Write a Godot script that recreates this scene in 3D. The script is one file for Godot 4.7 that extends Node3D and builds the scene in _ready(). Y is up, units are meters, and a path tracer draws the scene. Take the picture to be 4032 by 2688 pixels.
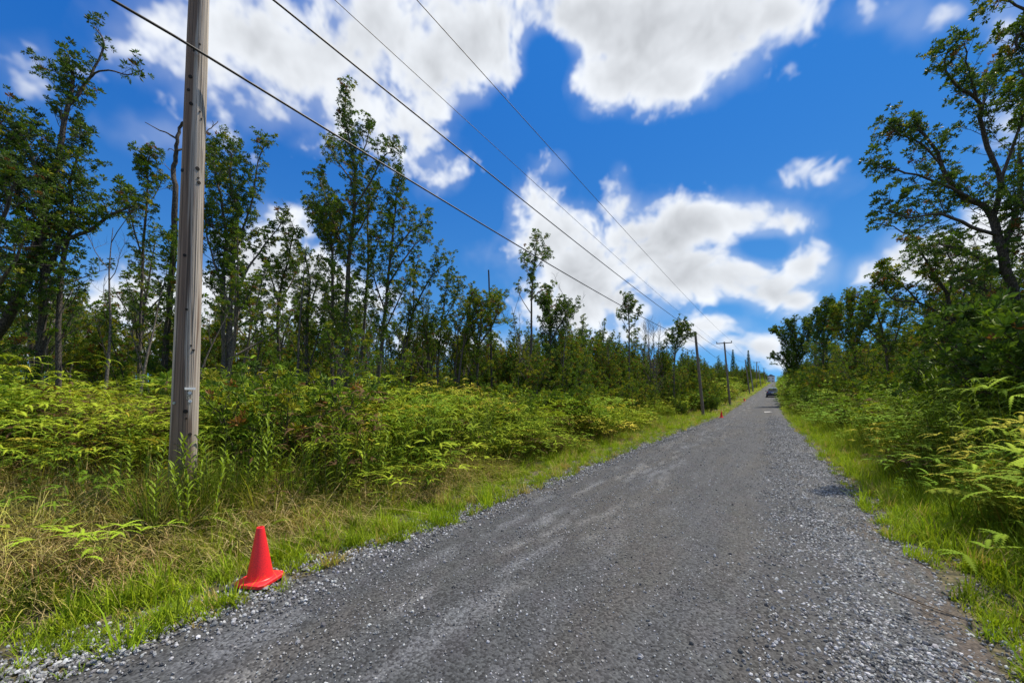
extends Node3D
# A gravel road climbing between fern banks and native forest. x: across the road (right +), -z: along the road, y: up. Metres.

class Acc:
	var v := PackedVector3Array()
	var n := PackedVector3Array()
	var c := PackedColorArray()
	var u := PackedVector2Array()
	func tri(a: Vector3, b: Vector3, d: Vector3, col: Color) -> void:
		v.append(a); v.append(b); v.append(d)
		c.append(col); c.append(col); c.append(col)
	func quad(a: Vector3, b: Vector3, d: Vector3, e: Vector3, col: Color) -> void:
		tri(a, b, d, col); tri(a, d, e, col)
	func mesh(m: Material) -> ArrayMesh:
		var a := []
		a.resize(Mesh.ARRAY_MAX)
		a[Mesh.ARRAY_VERTEX] = v
		if n.size() == v.size(): a[Mesh.ARRAY_NORMAL] = n
		if c.size() == v.size(): a[Mesh.ARRAY_COLOR] = c
		if u.size() == v.size(): a[Mesh.ARRAY_TEX_UV] = u
		var r := ArrayMesh.new()
		r.add_surface_from_arrays(Mesh.PRIMITIVE_TRIANGLES, a)
		r.surface_set_material(0, m)
		return r

var rng := RandomNumberGenerator.new()
var bumps := FastNoiseLite.new()
var patch := FastNoiseLite.new()
var M := {}
var used := {}
const EYE := Vector3(0, 1.6, 0)

# ---------------------------------------------------------------- helpers
func rr(a: float, b: float) -> float:
	return rng.randf_range(a, b)

func numbered(called: String) -> String:
	var k: int = used.get(called, 0)
	used[called] = k + 1
	return called if k == 0 else "%s_%03d" % [called, k]

func tag(o: Node, label: String, category := "", group := "", kind := "") -> void:
	if label: o.set_meta("label", label)
	if category: o.set_meta("category", category)
	if group: o.set_meta("group", group)
	if kind: o.set_meta("kind", kind)

func top(called: String, at := Vector3.ZERO) -> Node3D:
	var o := Node3D.new()
	o.name = numbered(called)
	add_child(o)
	o.position = at
	return o

func part(called: String, m: Mesh, parent: Node = self, mat: Material = null) -> MeshInstance3D:
	var o := MeshInstance3D.new()
	o.name = numbered(called) if parent == self else called
	o.mesh = m
	if mat: o.material_override = mat
	parent.add_child(o, true)
	return o

func copies(called: String, m: Mesh, buf: PackedFloat32Array, parent: Node = self) -> MultiMeshInstance3D:
	var mm := MultiMesh.new()
	mm.transform_format = MultiMesh.TRANSFORM_3D
	mm.use_colors = true
	mm.mesh = m
	mm.instance_count = buf.size() / 16
	mm.buffer = buf
	var o := MultiMeshInstance3D.new()
	o.name = numbered(called) if parent == self else called
	o.multimesh = mm
	parent.add_child(o, true)
	return o

func put(buf: PackedFloat32Array, b: Basis, o: Vector3, c: Color) -> void:
	buf.append_array(PackedFloat32Array([b.x.x, b.y.x, b.z.x, o.x, b.x.y, b.y.y, b.z.y, o.y, b.x.z, b.y.z, b.z.z, o.z, c.r, c.g, c.b, 1.0]))

func lin(r: float, g: float, b: float) -> Color:   # a linear base colour as the sRGB that albedo_color wants
	return Color(r, g, b).linear_to_srgb()

func mat(color: Color, rough := 0.8, metal := 0.0) -> StandardMaterial3D:
	var m := StandardMaterial3D.new()
	m.albedo_color = color
	m.roughness = rough
	m.metallic = metal
	return m

func leafy(rough: float, through: float, spec := 0.4) -> StandardMaterial3D:
	var m := mat(Color.WHITE, rough)
	m.vertex_color_use_as_albedo = true
	m.metallic_specular = spec
	m.cull_mode = BaseMaterial3D.CULL_DISABLED
	m.backlight_enabled = true
	m.backlight = lin(through, through, through * 0.55)
	return m

func noise(kind: int, freq: float, octaves := 4, sd := 1) -> FastNoiseLite:
	var f := FastNoiseLite.new()
	f.noise_type = kind
	f.frequency = freq
	f.seed = sd
	f.fractal_octaves = octaves
	return f

func noise_tex(f: FastNoiseLite, size: int, ramp: Array) -> NoiseTexture2D:
	var t := NoiseTexture2D.new()
	t.width = size
	t.height = size
	t.seamless = true
	t.noise = f
	if ramp:
		var g := Gradient.new()
		var offs := PackedFloat32Array()
		var cols := PackedColorArray()
		for r in ramp:
			offs.append(r[0])
			cols.append(lin(r[1], r[2], r[3]))
		g.offsets = offs
		g.colors = cols
		t.color_ramp = g
	return t

func smooth(t: float) -> float:
	t = clampf(t, 0.0, 1.0)
	return t * t * (3.0 - 2.0 * t)

# ---------------------------------------------------------------- the lie of the land
func road_height(s: float) -> float:
	if s < 40.0: return 0.0
	var t := minf(s, 372.0) - 40.0
	var h := 0.045 * t * t / (t + 12.0)
	return h - 0.01 * maxf(0.0, s - 372.0)

func bend(s: float) -> float:
	if s < 45.0: return 0.0
	var t := minf(s, 500.0) - 45.0
	return 0.0175 * t * t / (t + 20.0)

func ground_height(x: float, z: float) -> float:
	var xl := x - bend(-z)
	var h := road_height(-z) + 0.4 * smooth((-4.4 - xl) / 5.0) + 0.7 * smooth((xl - 1.9) / 2.6)
	var off := maxf(-3.7 - xl, xl - 1.2)
	if off > 0.0:
		h += bumps.get_noise_2d(x, z) * 0.16 * smooth(off / 2.0)
		h += 0.03 * smooth(off / 0.3)
	return h

func in_view(x: float, z: float, margin := 8.0) -> bool:
	var a := rad_to_deg(atan2(x, -z))
	return (a > -93.0 - margin and a < 24.0 + margin) or x * x + z * z < 4.0

# ---------------------------------------------------------------- wood and leaves
func tube(acc: Acc, pts: PackedVector3Array, r0: float, r1: float, sides: int, col: Color, knob := 0.0, curve := 1.0) -> void:
	var count := pts.size()
	if count < 2: return
	var rings := []
	var side := Vector3.ZERO
	for k in count:
		var d := (pts[mini(k + 1, count - 1)] - pts[maxi(k - 1, 0)]).normalized()
		if k == 0:
			side = d.cross(Vector3(0.31, 0.2, 0.93)).normalized()
		else:
			side = (side - d * side.dot(d)).normalized()
		var other := d.cross(side)
		var r := lerpf(r0, r1, pow(float(k) / (count - 1), curve))
		var ring := PackedVector3Array()
		for j in sides:
			var a := TAU * j / sides
			ring.append(side * cos(a) + other * sin(a))
		rings.append([ring, r * (1.0 + knob * rr(-1.0, 1.0))])
	for k in count - 1:
		var a: PackedVector3Array = rings[k][0]
		var b: PackedVector3Array = rings[k + 1][0]
		var ra: float = rings[k][1]
		var rb: float = rings[k + 1][1]
		for j in sides:
			var i := (j + 1) % sides
			var p := pts[k] + a[j] * ra
			var q := pts[k] + a[i] * ra
			var s := pts[k + 1] + b[i] * rb
			var t := pts[k + 1] + b[j] * rb
			acc.quad(q, p, t, s, col)
			acc.n.append_array(PackedVector3Array([a[i], a[j], b[j], a[i], b[j], b[i]]))

func leaf(acc: Acc, base: Vector3, dir: Vector3, side: Vector3, length: float, width: float, fold: float, col: Color) -> void:
	var up := dir.cross(side) * fold
	var mid := base + dir * length * 0.55
	var tip := base + dir * length
	var l := mid + side * width * 0.5 + up
	var r := mid - side * width * 0.5 + up
	acc.tri(base, l, tip, col)
	acc.tri(base, tip, r, col)

func blade(acc: Acc, base: Vector3, dir: Vector3, side: Vector3, length: float, width: float, droop: float, segs: int, col: Color, belly := 0.3) -> Vector3:
	# a narrow curved leaf that bends towards the ground
	var p := base
	var d := dir
	var w := width * 0.55
	var step := length / segs
	for k in segs:
		var f := float(k + 1) / segs
		var w2 := width * (1.0 - pow(absf(f - belly) / (1.0 - belly), 1.6)) if f > belly else width
		if k == segs - 1: w2 = 0.0
		var q := p + d * step
		if w2 > 0.0:
			acc.quad(p - side * w * 0.5, p + side * w * 0.5, q + side * w2 * 0.5, q - side * w2 * 0.5, col)
		else:
			acc.tri(p - side * w * 0.5, p + side * w * 0.5, q, col)
		p = q
		w = w2
		d = (d + Vector3.DOWN * droop * (0.5 + f)).normalized()
	return p

var rosettes := []      # [positions, one colour list per tint]

func make_rosettes(tints: Array) -> Array:
	var out := []
	for k in 6:
		var acc := Acc.new()
		var many := 9 + k % 3
		var shades := []
		for j in many:
			var a := j * 2.4 + rr(-0.3, 0.3)
			var tilt := lerpf(0.25, 1.75, float(j) / many) + rr(-0.2, 0.2)
			var d := Vector3(cos(a) * sin(tilt), cos(tilt), sin(a) * sin(tilt))
			var side := d.cross(Vector3(cos(a + 1.9), rr(-0.4, 0.8), sin(a + 1.9))).normalized()
			leaf(acc, d * 0.12 + Vector3(0, rr(-0.25, 0.1), 0), d, side, rr(0.7, 1.1), rr(0.34, 0.5), 0.1, Color.WHITE)
			shades.append(rr(0.7, 1.3))
		var lists := []
		for t in tints:
			var cols := PackedColorArray()
			for j in many:
				var s: float = shades[j]
				var col := Color(t.r * s * rr(0.9, 1.1), t.g * s, t.b * s)
				for i in 6: cols.append(col)
			lists.append(cols)
		out.append([acc.v, lists])
	return out

func rosette(acc: Acc, at: Vector3, dir: Vector3, size: float, tint: int) -> void:
	var y := dir.normalized()
	var x := y.cross(Vector3(rr(-1, 1), rr(-1, 1), rr(-1, 1))).normalized()
	if x.length() < 0.5: x = y.cross(Vector3.RIGHT).normalized()
	var r: Array = rosettes[rng.randi() % rosettes.size()]
	acc.v.append_array(Transform3D(Basis(x, y, x.cross(y)).scaled_local(Vector3.ONE * size), at) * (r[0] as PackedVector3Array))
	acc.c.append_array(r[1][tint])

func bent(from: Vector3, dir: Vector3, length: float, lift: float, steps: int, wander := 0.18) -> PackedVector3Array:
	var pts := PackedVector3Array([from])
	var d := dir.normalized()
	for k in steps:
		d = (d + Vector3(rr(-wander, wander), rr(-wander, wander) + lift / steps, rr(-wander, wander))).normalized()
		pts.append(pts[k] + d * length / steps)
	return pts

func along(pts: PackedVector3Array, t: float) -> Array:
	var f := clampf(t, 0.0, 0.9999) * (pts.size() - 1)
	var k := int(f)
	return [pts[k].lerp(pts[k + 1], f - k), (pts[k + 1] - pts[k]).normalized()]

func tint_pick(tints: PackedFloat32Array) -> int:
	var r := rng.randf()
	for k in tints.size():
		r -= tints[k]
		if r < 0.0: return k
	return 0

func dress(wood: Acc, leaves: Acc, pts: PackedVector3Array, r0: float, r1: float, t0: float, bl0: float, bl1: float, density: float, size: float, bark: Color, tints: PackedFloat32Array, bare := 0.06) -> void:
	# side branches with twigs, a rosette of leaves on each twig's end
	if t0 > 1.0: return
	var length := 0.0
	for k in pts.size() - 1: length += pts[k].distance_to(pts[k + 1])
	var leafless := density <= 0.0
	var gap := 0.105 / (0.8 if leafless else density)
	var many := int(length * (1.0 - t0) / gap) + 1
	var turn := rr(0.0, TAU)
	for k in many:
		var t := t0 + (1.0 - t0) * (k + rr(0.0, 0.8)) / many
		var here := along(pts, t)
		var d: Vector3 = here[1]
		turn += 2.4 + rr(-0.5, 0.5)
		var out := d.cross(Vector3(cos(turn), 0.35, sin(turn))).normalized()
		var f := (t - t0) / (1.0 - t0)
		var bl := lerpf(bl0, bl1, f) * rr(0.55, 1.25)
		var lean := rr(0.55, 1.0)
		var br := bent(here[0], out * sin(lean) + d * cos(lean) + Vector3.UP * 0.15, bl, 0.45, 4, 0.25)
		var rad := clampf(bl * 0.013, 0.005, lerpf(r0, r1, t) * 0.7 + 0.003)
		tube(wood, br, rad, rad * 0.4, 3, bark)
		var twigs := int(clampf(bl * 14.0, 2.0, 13.0))
		for j in twigs:
			var g := 0.25 + 0.75 * (j + rr(0.1, 0.9)) / twigs
			var b := along(br, g)
			var bd: Vector3 = b[1]
			var o2 := bd.cross(Vector3(rr(-1, 1), rr(-1, 1), rr(-1, 1))).normalized()
			var tl := rr(0.08, 0.26) * (0.7 + bl * 0.4)
			var tw := bent(b[0], o2 * 0.8 + bd * 0.5 + Vector3.UP * 0.3, tl, 0.4, 2, 0.2)
			tube(wood, tw, rad * 0.4, rad * 0.25, 3, bark)
			if leafless or rng.randf() < bare: continue
			var e := tw[2]
			var ti := tint_pick(tints)
			rosette(leaves, e, (e - tw[1]).normalized() + Vector3.UP * 0.5, size * rr(0.5, 1.4), ti)
			if rng.randf() < 0.8:
				rosette(leaves, tw[1] + Vector3(rr(-1, 1), rr(-0.4, 1), rr(-1, 1)) * size * 0.9, Vector3(rr(-1, 1), 1, rr(-1, 1)), size * rr(0.45, 1.15), ti)
		if not leafless:
			rosette(leaves, br[4], br[4] - br[3], size * rr(0.8, 1.2), tint_pick(tints))

func smooth_path(raw: Array) -> PackedVector3Array:
	var p := PackedVector3Array()
	for k in raw.size() / 3: p.append(Vector3(raw[k * 3], raw[k * 3 + 1], raw[k * 3 + 2]))
	var out := PackedVector3Array()
	for k in p.size() - 1:
		var a := p[maxi(k - 1, 0)]
		var d := p[mini(k + 2, p.size() - 1)]
		for j in 3:
			var q := p[k].cubic_interpolate(p[k + 1], a, d, j / 3.0)
			if k + j > 0: q += Vector3(rr(-1, 1), 0, rr(-1, 1)) * 0.018
			out.append(q)
	out.append(p[p.size() - 1])
	return out

var CLOUDS = [
	-77.1, 36.4, 5.0, 2.2, -0.1, 3.6, 0.48,
	-73.2, 34.5, 5.6, 2.1, -0.1, 3.9, 0.50,
	-69.5, 39.1, 6.2, 2.2, -0.1, 4.0, 0.72,
	-62.8, 38.7, 7.2, 1.9, -0.1, 4.8, 0.78,
	-66.6, 33.4, 6.1, 1.8, -0.1, 3.2, 0.60,
	-54.6, 43.1, 9.3, 1.7, -0.1, 4.2, 0.90,
	-56.2, 36.3, 6.3, 1.2, -0.1, 4.1, 0.80,
	-49.6, 33.5, 6.1, 0.8, -0.1, 4.1, 0.80,
	-43.3, 30.4, 5.1, 0.4, -0.0, 3.5, 0.62,
	-45.9, 39.5, 7.0, 0.7, -0.1, 4.4, 0.90,
	-40.1, 44.1, 9.9, 0.5, -0.0, 3.9, 0.95,
	-34.1, 41.3, 4.7, 0.0, -0.0, 2.3, 0.65,
	-23.4, 45.3, 9.7, -0.9, 0.0, 2.7, 1.00,
	-14.1, 43.3, 10.1, -1.7, 0.1, 4.2, 1.05,
	-5.1, 41.3, 8.3, -2.2, 0.1, 3.8, 1.00,
	1.7, 40.2, 4.5, -1.6, 0.1, 2.3, 0.85,
	-17.8, 39.9, 6.8, -0.9, 0.1, 3.1, 0.90,
	-10.7, 38.2, 6.2, -1.3, 0.1, 3.1, 0.85,
	-20.3, 37.8, 4.4, -0.5, 0.0, 2.1, 0.55,
	-14.2, 35.2, 3.5, -0.6, 0.0, 1.5, 0.50,
	-4.2, 37.8, 4.1, -1.1, 0.0, 1.5, 0.60,
	-45.4, 48.9, 24.5, 2.2, -0.0, 2.4, 1.00,
	-12.8, 47.9, 22.8, -3.9, 0.1, 2.7, 1.00,
	-30.5, 27.1, 3.9, -0.1, 0.0, 2.7, 0.75,
	-27.5, 23.1, 5.8, -0.2, 0.0, 5.0, 0.95,
	-23.7, 17.7, 7.0, -0.4, 0.0, 5.9, 1.05,
	-25.6, 12.4, 7.0, -0.2, 0.0, 3.7, 0.90,
	-17.4, 25.6, 3.0, -0.3, 0.0, 2.6, 0.75,
	-14.4, 21.0, 6.4, -0.7, 0.1, 4.4, 1.05,
	-7.7, 22.7, 5.3, -0.9, 0.1, 3.1, 0.95,
	-1.6, 22.0, 5.2, -1.1, 0.0, 2.2, 0.95,
	2.4, 20.6, 3.0, -0.7, 0.0, 1.7, 0.80,
	-10.0, 16.6, 6.6, -0.8, 0.1, 4.4, 1.10,
	-3.7, 15.7, 4.9, -0.7, 0.1, 3.2, 1.00,
	0.5, 13.0, 4.5, -0.7, 0.0, 2.3, 0.95,
	4.0, 15.9, 3.1, -0.6, 0.1, 2.7, 1.00,
	3.1, 11.1, 2.3, -0.3, 0.0, 2.0, 0.90,
	-18.1, 13.2, 5.5, -0.3, 0.0, 3.0, 0.90,
	4.2, 24.9, 3.9, -1.2, 0.1, 2.2, 0.56,
	7.8, 24.6, 1.9, -0.6, 0.0, 1.7, 0.36,
	-18.2, 30.0, 2.2, -0.3, 0.0, 2.9, 0.40,
	-27.5, 31.6, 3.9, -0.2, 0.0, 1.7, 0.38,
	-36.1, 21.2, 5.9, 0.1, -0.0, 3.5, 0.42,
	9.6, 13.3, 2.1, -0.4, 0.1, 2.0, 0.85,
	12.7, 13.9, 2.5, -0.6, 0.1, 2.6, 0.95,
	15.9, 13.1, 3.3, -0.9, 0.1, 3.6, 0.95,
	19.0, 13.8, 2.4, -0.7, 0.1, 3.8, 0.90,
	19.6, 23.8, 2.1, -1.1, 0.1, 2.4, 0.55,
	-5.8, 9.7, 3.8, -0.3, 0.0, 1.4, 0.75,
	-0.1, 6.2, 3.2, -0.2, 0.0, 1.9, 0.90,
	-3.4, 6.9, 3.4, -0.2, 0.0, 1.4, 0.80,
	-8.5, 8.1, 3.2, -0.2, 0.0, 1.7, 0.85,
	-16.4, 8.9, 7.1, -0.3, 0.0, 1.8, 0.80,
	1.6, 4.4, 2.6, -0.1, 0.0, 1.3, 0.80,
	-63.4, 22.5, 4.0, 0.8, -0.1, 2.7, 0.80,
	-66.2, 16.9, 5.1, 0.9, -0.1, 4.1, 1.00,
	-61.2, 15.5, 5.7, 0.8, -0.1, 4.3, 1.00,
	-68.8, 12.3, 6.6, 1.0, -0.1, 3.6, 1.00,
	-77.7, 10.9, 5.4, 1.0, -0.1, 3.6, 0.95,
	-83.2, 8.2, 3.9, 0.6, -0.1, 2.1, 0.75,
	-58.0, 11.4, 8.1, 0.7, -0.1, 4.0, 0.95,
	-48.1, 7.8, 9.1, 0.3, -0.0, 2.5, 0.70,
	-35.4, 7.4, 9.7, 0.0, -0.0, 2.6, 0.70,
	-74.0, 6.6, 10.7, 1.0, -0.1, 2.9, 1.00,
	-85.4, 4.6, 5.0, 0.5, -0.0, 1.6, 0.70,
	-77.6, 26.8, 3.8, 1.5, -0.1, 2.3, 0.48,
	-86.2, 27.5, 3.0, 1.6, -0.1, 2.9, 0.42,
	-71.8, 28.0, 4.5, 1.5, -0.1, 3.3, 0.38,
	-61.6, 30.9, 4.7, 1.1, -0.1, 2.6, 0.40,
	-79.7, 33.1, 2.9, 1.4, -0.1, 2.7, 0.38,
	10.4, 36.9, 4.2, -1.9, 0.1, 1.9, 0.44,
	13.9, 34.0, 2.8, -1.4, 0.1, 1.9, 0.42,
	19.6, 30.6, 1.7, -1.0, 0.1, 3.0, 0.48,
	17.1, 33.6, 2.4, -1.4, 0.1, 1.5, 0.38,
	-28.4, 42.4, 3.0, -0.1, 0.0, 2.1, -0.75,
	0.4, 17.9, 2.7, -0.5, 0.0, 1.2, -0.70,
	-30.4, 38.5, 3.3, -0.1, 0.0, 1.7, -0.40,
	-4.8, 11.8, 3.0, -0.3, 0.0, 0.8, -0.35,
	-64.4, 23.7, 2.4, 0.5, -0.0, 1.9, -0.10,
	-38.7, 25.4, 3.9, 0.1, -0.0, 3.3, -0.40,
	-56.0, 25.3, 6.8, 1.1, -0.1, 4.1, -0.30,
	-7.5, 31.3, 13.3, -2.7, 0.1, 2.7, -0.30,
]
var HERO = [
	{"key": "lean", "name": "ohia_tree", "label": "tall dark leaning tree at the left edge with sparse twisted top against blue sky", "at": Vector3(-14.83, 0.40, -0.37), "limbs": [
		[[0.00, -0.25, 0.00, 0.00, 0.37, 0.00, 0.26, 1.91, -0.14, 0.76, 2.86, -0.44, 1.15, 3.84, -0.68, 1.39, 4.64, -0.78, 1.55, 5.46, -0.87, 1.94, 6.47, -0.96, 2.06, 7.57, -1.05, 2.05, 8.10, -1.10, 2.14, 8.57, -1.09], 0.126, 0.025, 0.3, 0.976, 0.415, 1.15],
		[[2.06, 7.69, -1.07, 2.13, 8.05, -1.23, 2.13, 8.76, -1.43, 2.15, 9.44, -1.57, 1.68, 10.01, -1.46], 0.037, 0.012, 0.45, 0.366, 0.244, 0.55],
		[[2.17, 8.44, -1.35, 2.38, 8.59, -1.45, 2.61, 8.61, -1.67, 2.84, 8.56, -1.86, 2.97, 8.79, -2.07], 0.022, 0.008, 0.45, 0.366, 0.244, 0.5],
		[[2.07, 8.20, -1.09, 1.60, 8.56, -0.96, 0.76, 8.96, -0.71], 0.018, 0.008, 0.3, 0.305, 0.244, 0.7],
		[[1.27, -0.25, -0.92, 1.27, 0.37, -0.92, 1.58, 2.48, -0.87, 1.82, 3.51, -0.85, 1.80, 4.55, -0.81, 2.12, 5.21, -0.79, 2.16, 5.89, -0.68, 1.99, 6.53, -0.53], 0.089, 0.03, 0.3, 0.976, 0.732, 1],
		[[1.82, 3.78, -0.85, 1.99, 4.60, -1.06, 2.14, 4.96, -1.42, 2.51, 5.40, -1.75, 2.68, 5.64, -2.05], 0.052, 0.02, 0.25, 0.671, 0.427, 1],
		[[1.80, 4.16, -0.82, 1.63, 5.24, -0.54, 1.71, 6.06, -0.34, 1.68, 6.44, -0.17], 0.044, 0.02, 0.2, 0.976, 0.61, 1],
		[[1.88, -0.25, -1.12, 1.88, 0.57, -1.12, 1.82, 3.85, -1.10, 1.86, 5.26, -1.22, 1.61, 6.12, -1.19, 1.67, 7.12, -1.36], 0.067, 0.02, 0.3, 0.854, 0.549, 1],
	]},
	{"key": "edge", "name": "ohia_tree", "label": "leafy tree cut by the left frame edge, left of the leaning tree", "at": Vector3(-13.08, 0.40, -0.45), "limbs": [
		[[0.00, -0.25, 0.00, 0.00, 0.55, 0.00, 0.12, 3.91, 0.05, 0.41, 5.42, 0.01, 0.48, 6.63, -0.08], 0.089, 0.03, 0.3, 1.037, 0.549, 1],
		[[0.15, 3.73, 0.02, 0.79, 4.87, -0.19, 1.06, 5.35, -0.29], 0.044, 0.02, 0.2, 0.732, 0.488, 1],
		[[0.14, 3.04, 0.00, 0.68, 3.72, -0.28, 0.89, 4.24, -0.41], 0.037, 0.02, 0.2, 0.732, 0.488, 1],
	]},
	{"key": "snag", "name": "dead_tree", "label": "bare dead snag with forked top behind the large utility pole", "at": Vector3(-13.09, 0.40, -3.29), "limbs": [
		[[0.00, -0.25, 0.00, 0.00, 1.47, 0.00, 0.20, 3.38, 0.01, 0.18, 4.77, -0.05, 0.43, 6.40, -0.00, 0.28, 7.08, 0.02, 0.33, 7.50, -0.01, 0.48, 7.84, 0.02, 0.44, 8.23, -0.04, 0.58, 8.36, -0.07], 0.081, 0.03, 2, 0, 0, 1],
		[[0.44, 7.92, 0.03, 0.28, 8.05, 0.16, -0.04, 8.21, 0.31, -0.36, 8.42, 0.46], 0.026, 0.008, 2, 0, 0, 1],
		[[0.38, 7.59, -0.00, -0.21, 7.93, -0.04, -0.92, 8.20, -0.14], 0.015, 0.006, 2, 0, 0, 1],
		[[0.42, 7.63, 0.00, 0.40, 7.85, -0.23, 0.54, 8.14, -0.41, 0.53, 8.44, -0.58, 0.47, 8.71, -0.74, 0.38, 8.97, -0.88], 0.026, 0.008, 2, 0, 0, 1],
		[[0.50, 8.65, -0.71, 0.92, 8.51, -0.60, 1.30, 8.34, -0.45], 0.009, 0.005, 2, 0, 0, 1],
		[[0.27, 7.08, 0.03, -0.19, 7.38, 0.03, -0.80, 7.75, -0.07], 0.013, 0.006, 2, 0, 0, 1],
		[[0.06, -0.25, 0.06, 0.06, 1.47, 0.06, 0.48, 2.89, 0.11, 0.89, 4.14, 0.15, 1.36, 4.87, 0.25], 0.044, 0.02, 0.25, 0.427, 0.366, 1.2],
	]},
	{"key": "twisty", "name": "ohia_tree", "label": "slim crooked tree with sparse crown just left of the large pole", "at": Vector3(-14.99, 0.40, -3.22), "limbs": [
		[[0.00, -0.25, 0.00, 0.00, 1.50, 0.00, 0.08, 3.62, 0.03, 0.24, 5.60, 0.05, 0.36, 7.13, 0.03, 0.38, 7.48, 0.05, 0.35, 7.88, 0.10, 0.53, 8.14, -0.01], 0.044, 0.012, 0.25, 0.61, 0.268, 0.9],
		[[0.31, 6.72, 0.05, 0.25, 7.22, -0.19, 0.28, 7.78, -0.29], 0.015, 0.008, 0.3, 0.427, 0.244, 1],
		[[0.20, 5.10, 0.04, 0.47, 6.16, 0.38, 1.07, 6.50, 0.59], 0.022, 0.01, 0.3, 0.61, 0.366, 1],
	]},
	{"key": "pair", "name": "ohia_tree", "label": "broad open tree immediately right of the large pole with pale double trunk", "at": Vector3(-12.84, 0.40, -4.65), "limbs": [
		[[0.00, -0.25, 0.00, 0.00, 1.62, 0.00, 0.08, 2.83, 0.04, 0.10, 4.37, 0.04, 0.13, 5.40, 0.03, 0.29, 6.40, 0.02, 0.15, 7.41, 0.16, 0.26, 8.15, 0.18], 0.089, 0.02, 0.3, 0.976, 0.512, 1.1],
		[[0.15, -0.25, 0.18, 0.15, 1.68, 0.18, -0.01, 4.34, 0.21, -0.14, 5.69, 0.11, -0.35, 7.09, 0.21, -0.76, 7.99, 0.24, -1.05, 8.70, 0.23], 0.059, 0.02, 0.3, 0.854, 0.512, 1.1],
		[[0.13, 5.30, 0.02, 0.25, 6.05, -0.14, 0.54, 6.98, -0.27, 0.58, 8.06, -0.37, 0.73, 8.65, -0.49], 0.037, 0.01, 0.25, 0.671, 0.305, 1],
		[[0.13, 3.86, 0.01, 0.35, 4.92, -0.26, 0.50, 5.61, -0.56, 0.56, 6.14, -0.86, 0.68, 6.75, -1.10], 0.037, 0.01, 0.3, 0.61, 0.342, 1],
		[[0.08, 2.62, 0.02, -0.02, 3.23, -0.17, 0.02, 3.53, -0.47, -0.04, 4.13, -0.72, -0.05, 4.76, -0.93], 0.037, 0.012, 0.25, 0.61, 0.427, 1],
		[[0.00, 4.34, 0.20, -0.03, 5.03, 0.43, 0.04, 5.69, 0.62, 0.13, 6.24, 0.71], 0.033, 0.012, 0.25, 0.671, 0.427, 1],
	]},
	{"key": "mid", "name": "ohia_tree", "label": "dark slender tree with bushy top between the pale double trunk and the tallest tree", "at": Vector3(-13.75, 0.40, -6.45), "limbs": [
		[[0.00, -0.25, 0.00, 0.00, 1.55, 0.00, -0.08, 3.74, 0.08, 0.08, 4.94, 0.08, 0.33, 5.83, -0.03, 0.52, 6.74, -0.09], 0.067, 0.015, 0.32, 0.793, 0.427, 1.1],
		[[-0.01, 4.36, 0.08, 0.37, 5.08, 0.48, 0.75, 5.50, 0.75], 0.03, 0.012, 0.3, 0.61, 0.366, 1],
		[[0.17, 4.47, 0.13, 0.08, 5.18, -0.28, -0.13, 6.10, -0.68], 0.03, 0.012, 0.3, 0.61, 0.366, 1],
	]},
	{"key": "palefork", "name": "ohia_tree", "label": "pale grey forked tree left of the tallest tree", "at": Vector3(-14.02, 0.40, -7.46), "limbs": [
		[[0.00, -0.25, 0.00, 0.00, 1.90, 0.00, 0.03, 3.28, 0.01, 0.11, 4.58, 0.02, 0.17, 5.55, 0.01, 0.10, 6.49, 0.16], 0.081, 0.02, 0.45, 0.61, 0.427, 0.8],
		[[0.12, 4.28, -0.00, 0.14, 5.30, -0.25, 0.02, 6.20, -0.47], 0.037, 0.012, 0.3, 0.61, 0.366, 0.8],
		[[0.02, 3.01, 0.02, -0.37, 4.01, 0.02, -0.63, 4.86, 0.01, -0.97, 5.77, -0.09], 0.037, 0.012, 0.3, 0.549, 0.366, 0.8],
		[[0.08, 2.06, -0.05, 0.17, 3.02, -0.22, 0.37, 4.08, -0.39, 0.32, 5.33, -0.53], 0.037, 0.015, 0.4, 0.549, 0.366, 0.8],
	]},
	{"key": "tallest", "name": "ohia_tree", "label": "tallest narrow tree of the left forest, pointed twiggy top crossed by a cable", "at": Vector3(-10.95, 0.40, -7.14), "limbs": [
		[[0.00, -0.25, 0.00, 0.00, 0.98, 0.00, -0.01, 3.02, 0.07, 0.08, 4.66, 0.11, 0.15, 6.00, 0.08, 0.30, 7.31, 0.05, 0.31, 8.30, 0.07, 0.24, 9.25, 0.22, 0.11, 9.93, 0.30, 0.14, 10.92, 0.31], 0.089, 0.015, 0.22, 0.976, 0.293, 1.2],
		[[0.11, 5.47, 0.10, -0.41, 6.66, 0.24, -0.96, 7.92, 0.30, -1.33, 8.48, 0.29], 0.037, 0.012, 0.3, 0.61, 0.366, 1],
		[[0.27, 7.11, 0.06, 0.56, 8.03, -0.32, 0.81, 8.94, -0.61, 1.04, 9.14, -0.85], 0.037, 0.012, 0.3, 0.61, 0.366, 1],
		[[0.15, 6.00, 0.08, 0.58, 6.84, -0.17, 0.84, 7.71, -0.44], 0.033, 0.012, 0.3, 0.61, 0.366, 1],
		[[0.26, 7.92, 0.10, -0.55, 8.89, 0.12, -1.31, 9.79, 0.06], 0.03, 0.01, 0.3, 0.549, 0.305, 1],
		[[0.28, 8.20, 0.08, 0.39, 9.33, -0.26, 0.37, 10.01, -0.42], 0.026, 0.01, 0.3, 0.549, 0.305, 1],
	]},
	{"key": "bushyl", "name": "ohia_tree", "label": "tree with dense rounded crown touching the tallest tree from the left", "at": Vector3(-11.79, 0.40, -7.15), "limbs": [
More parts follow.
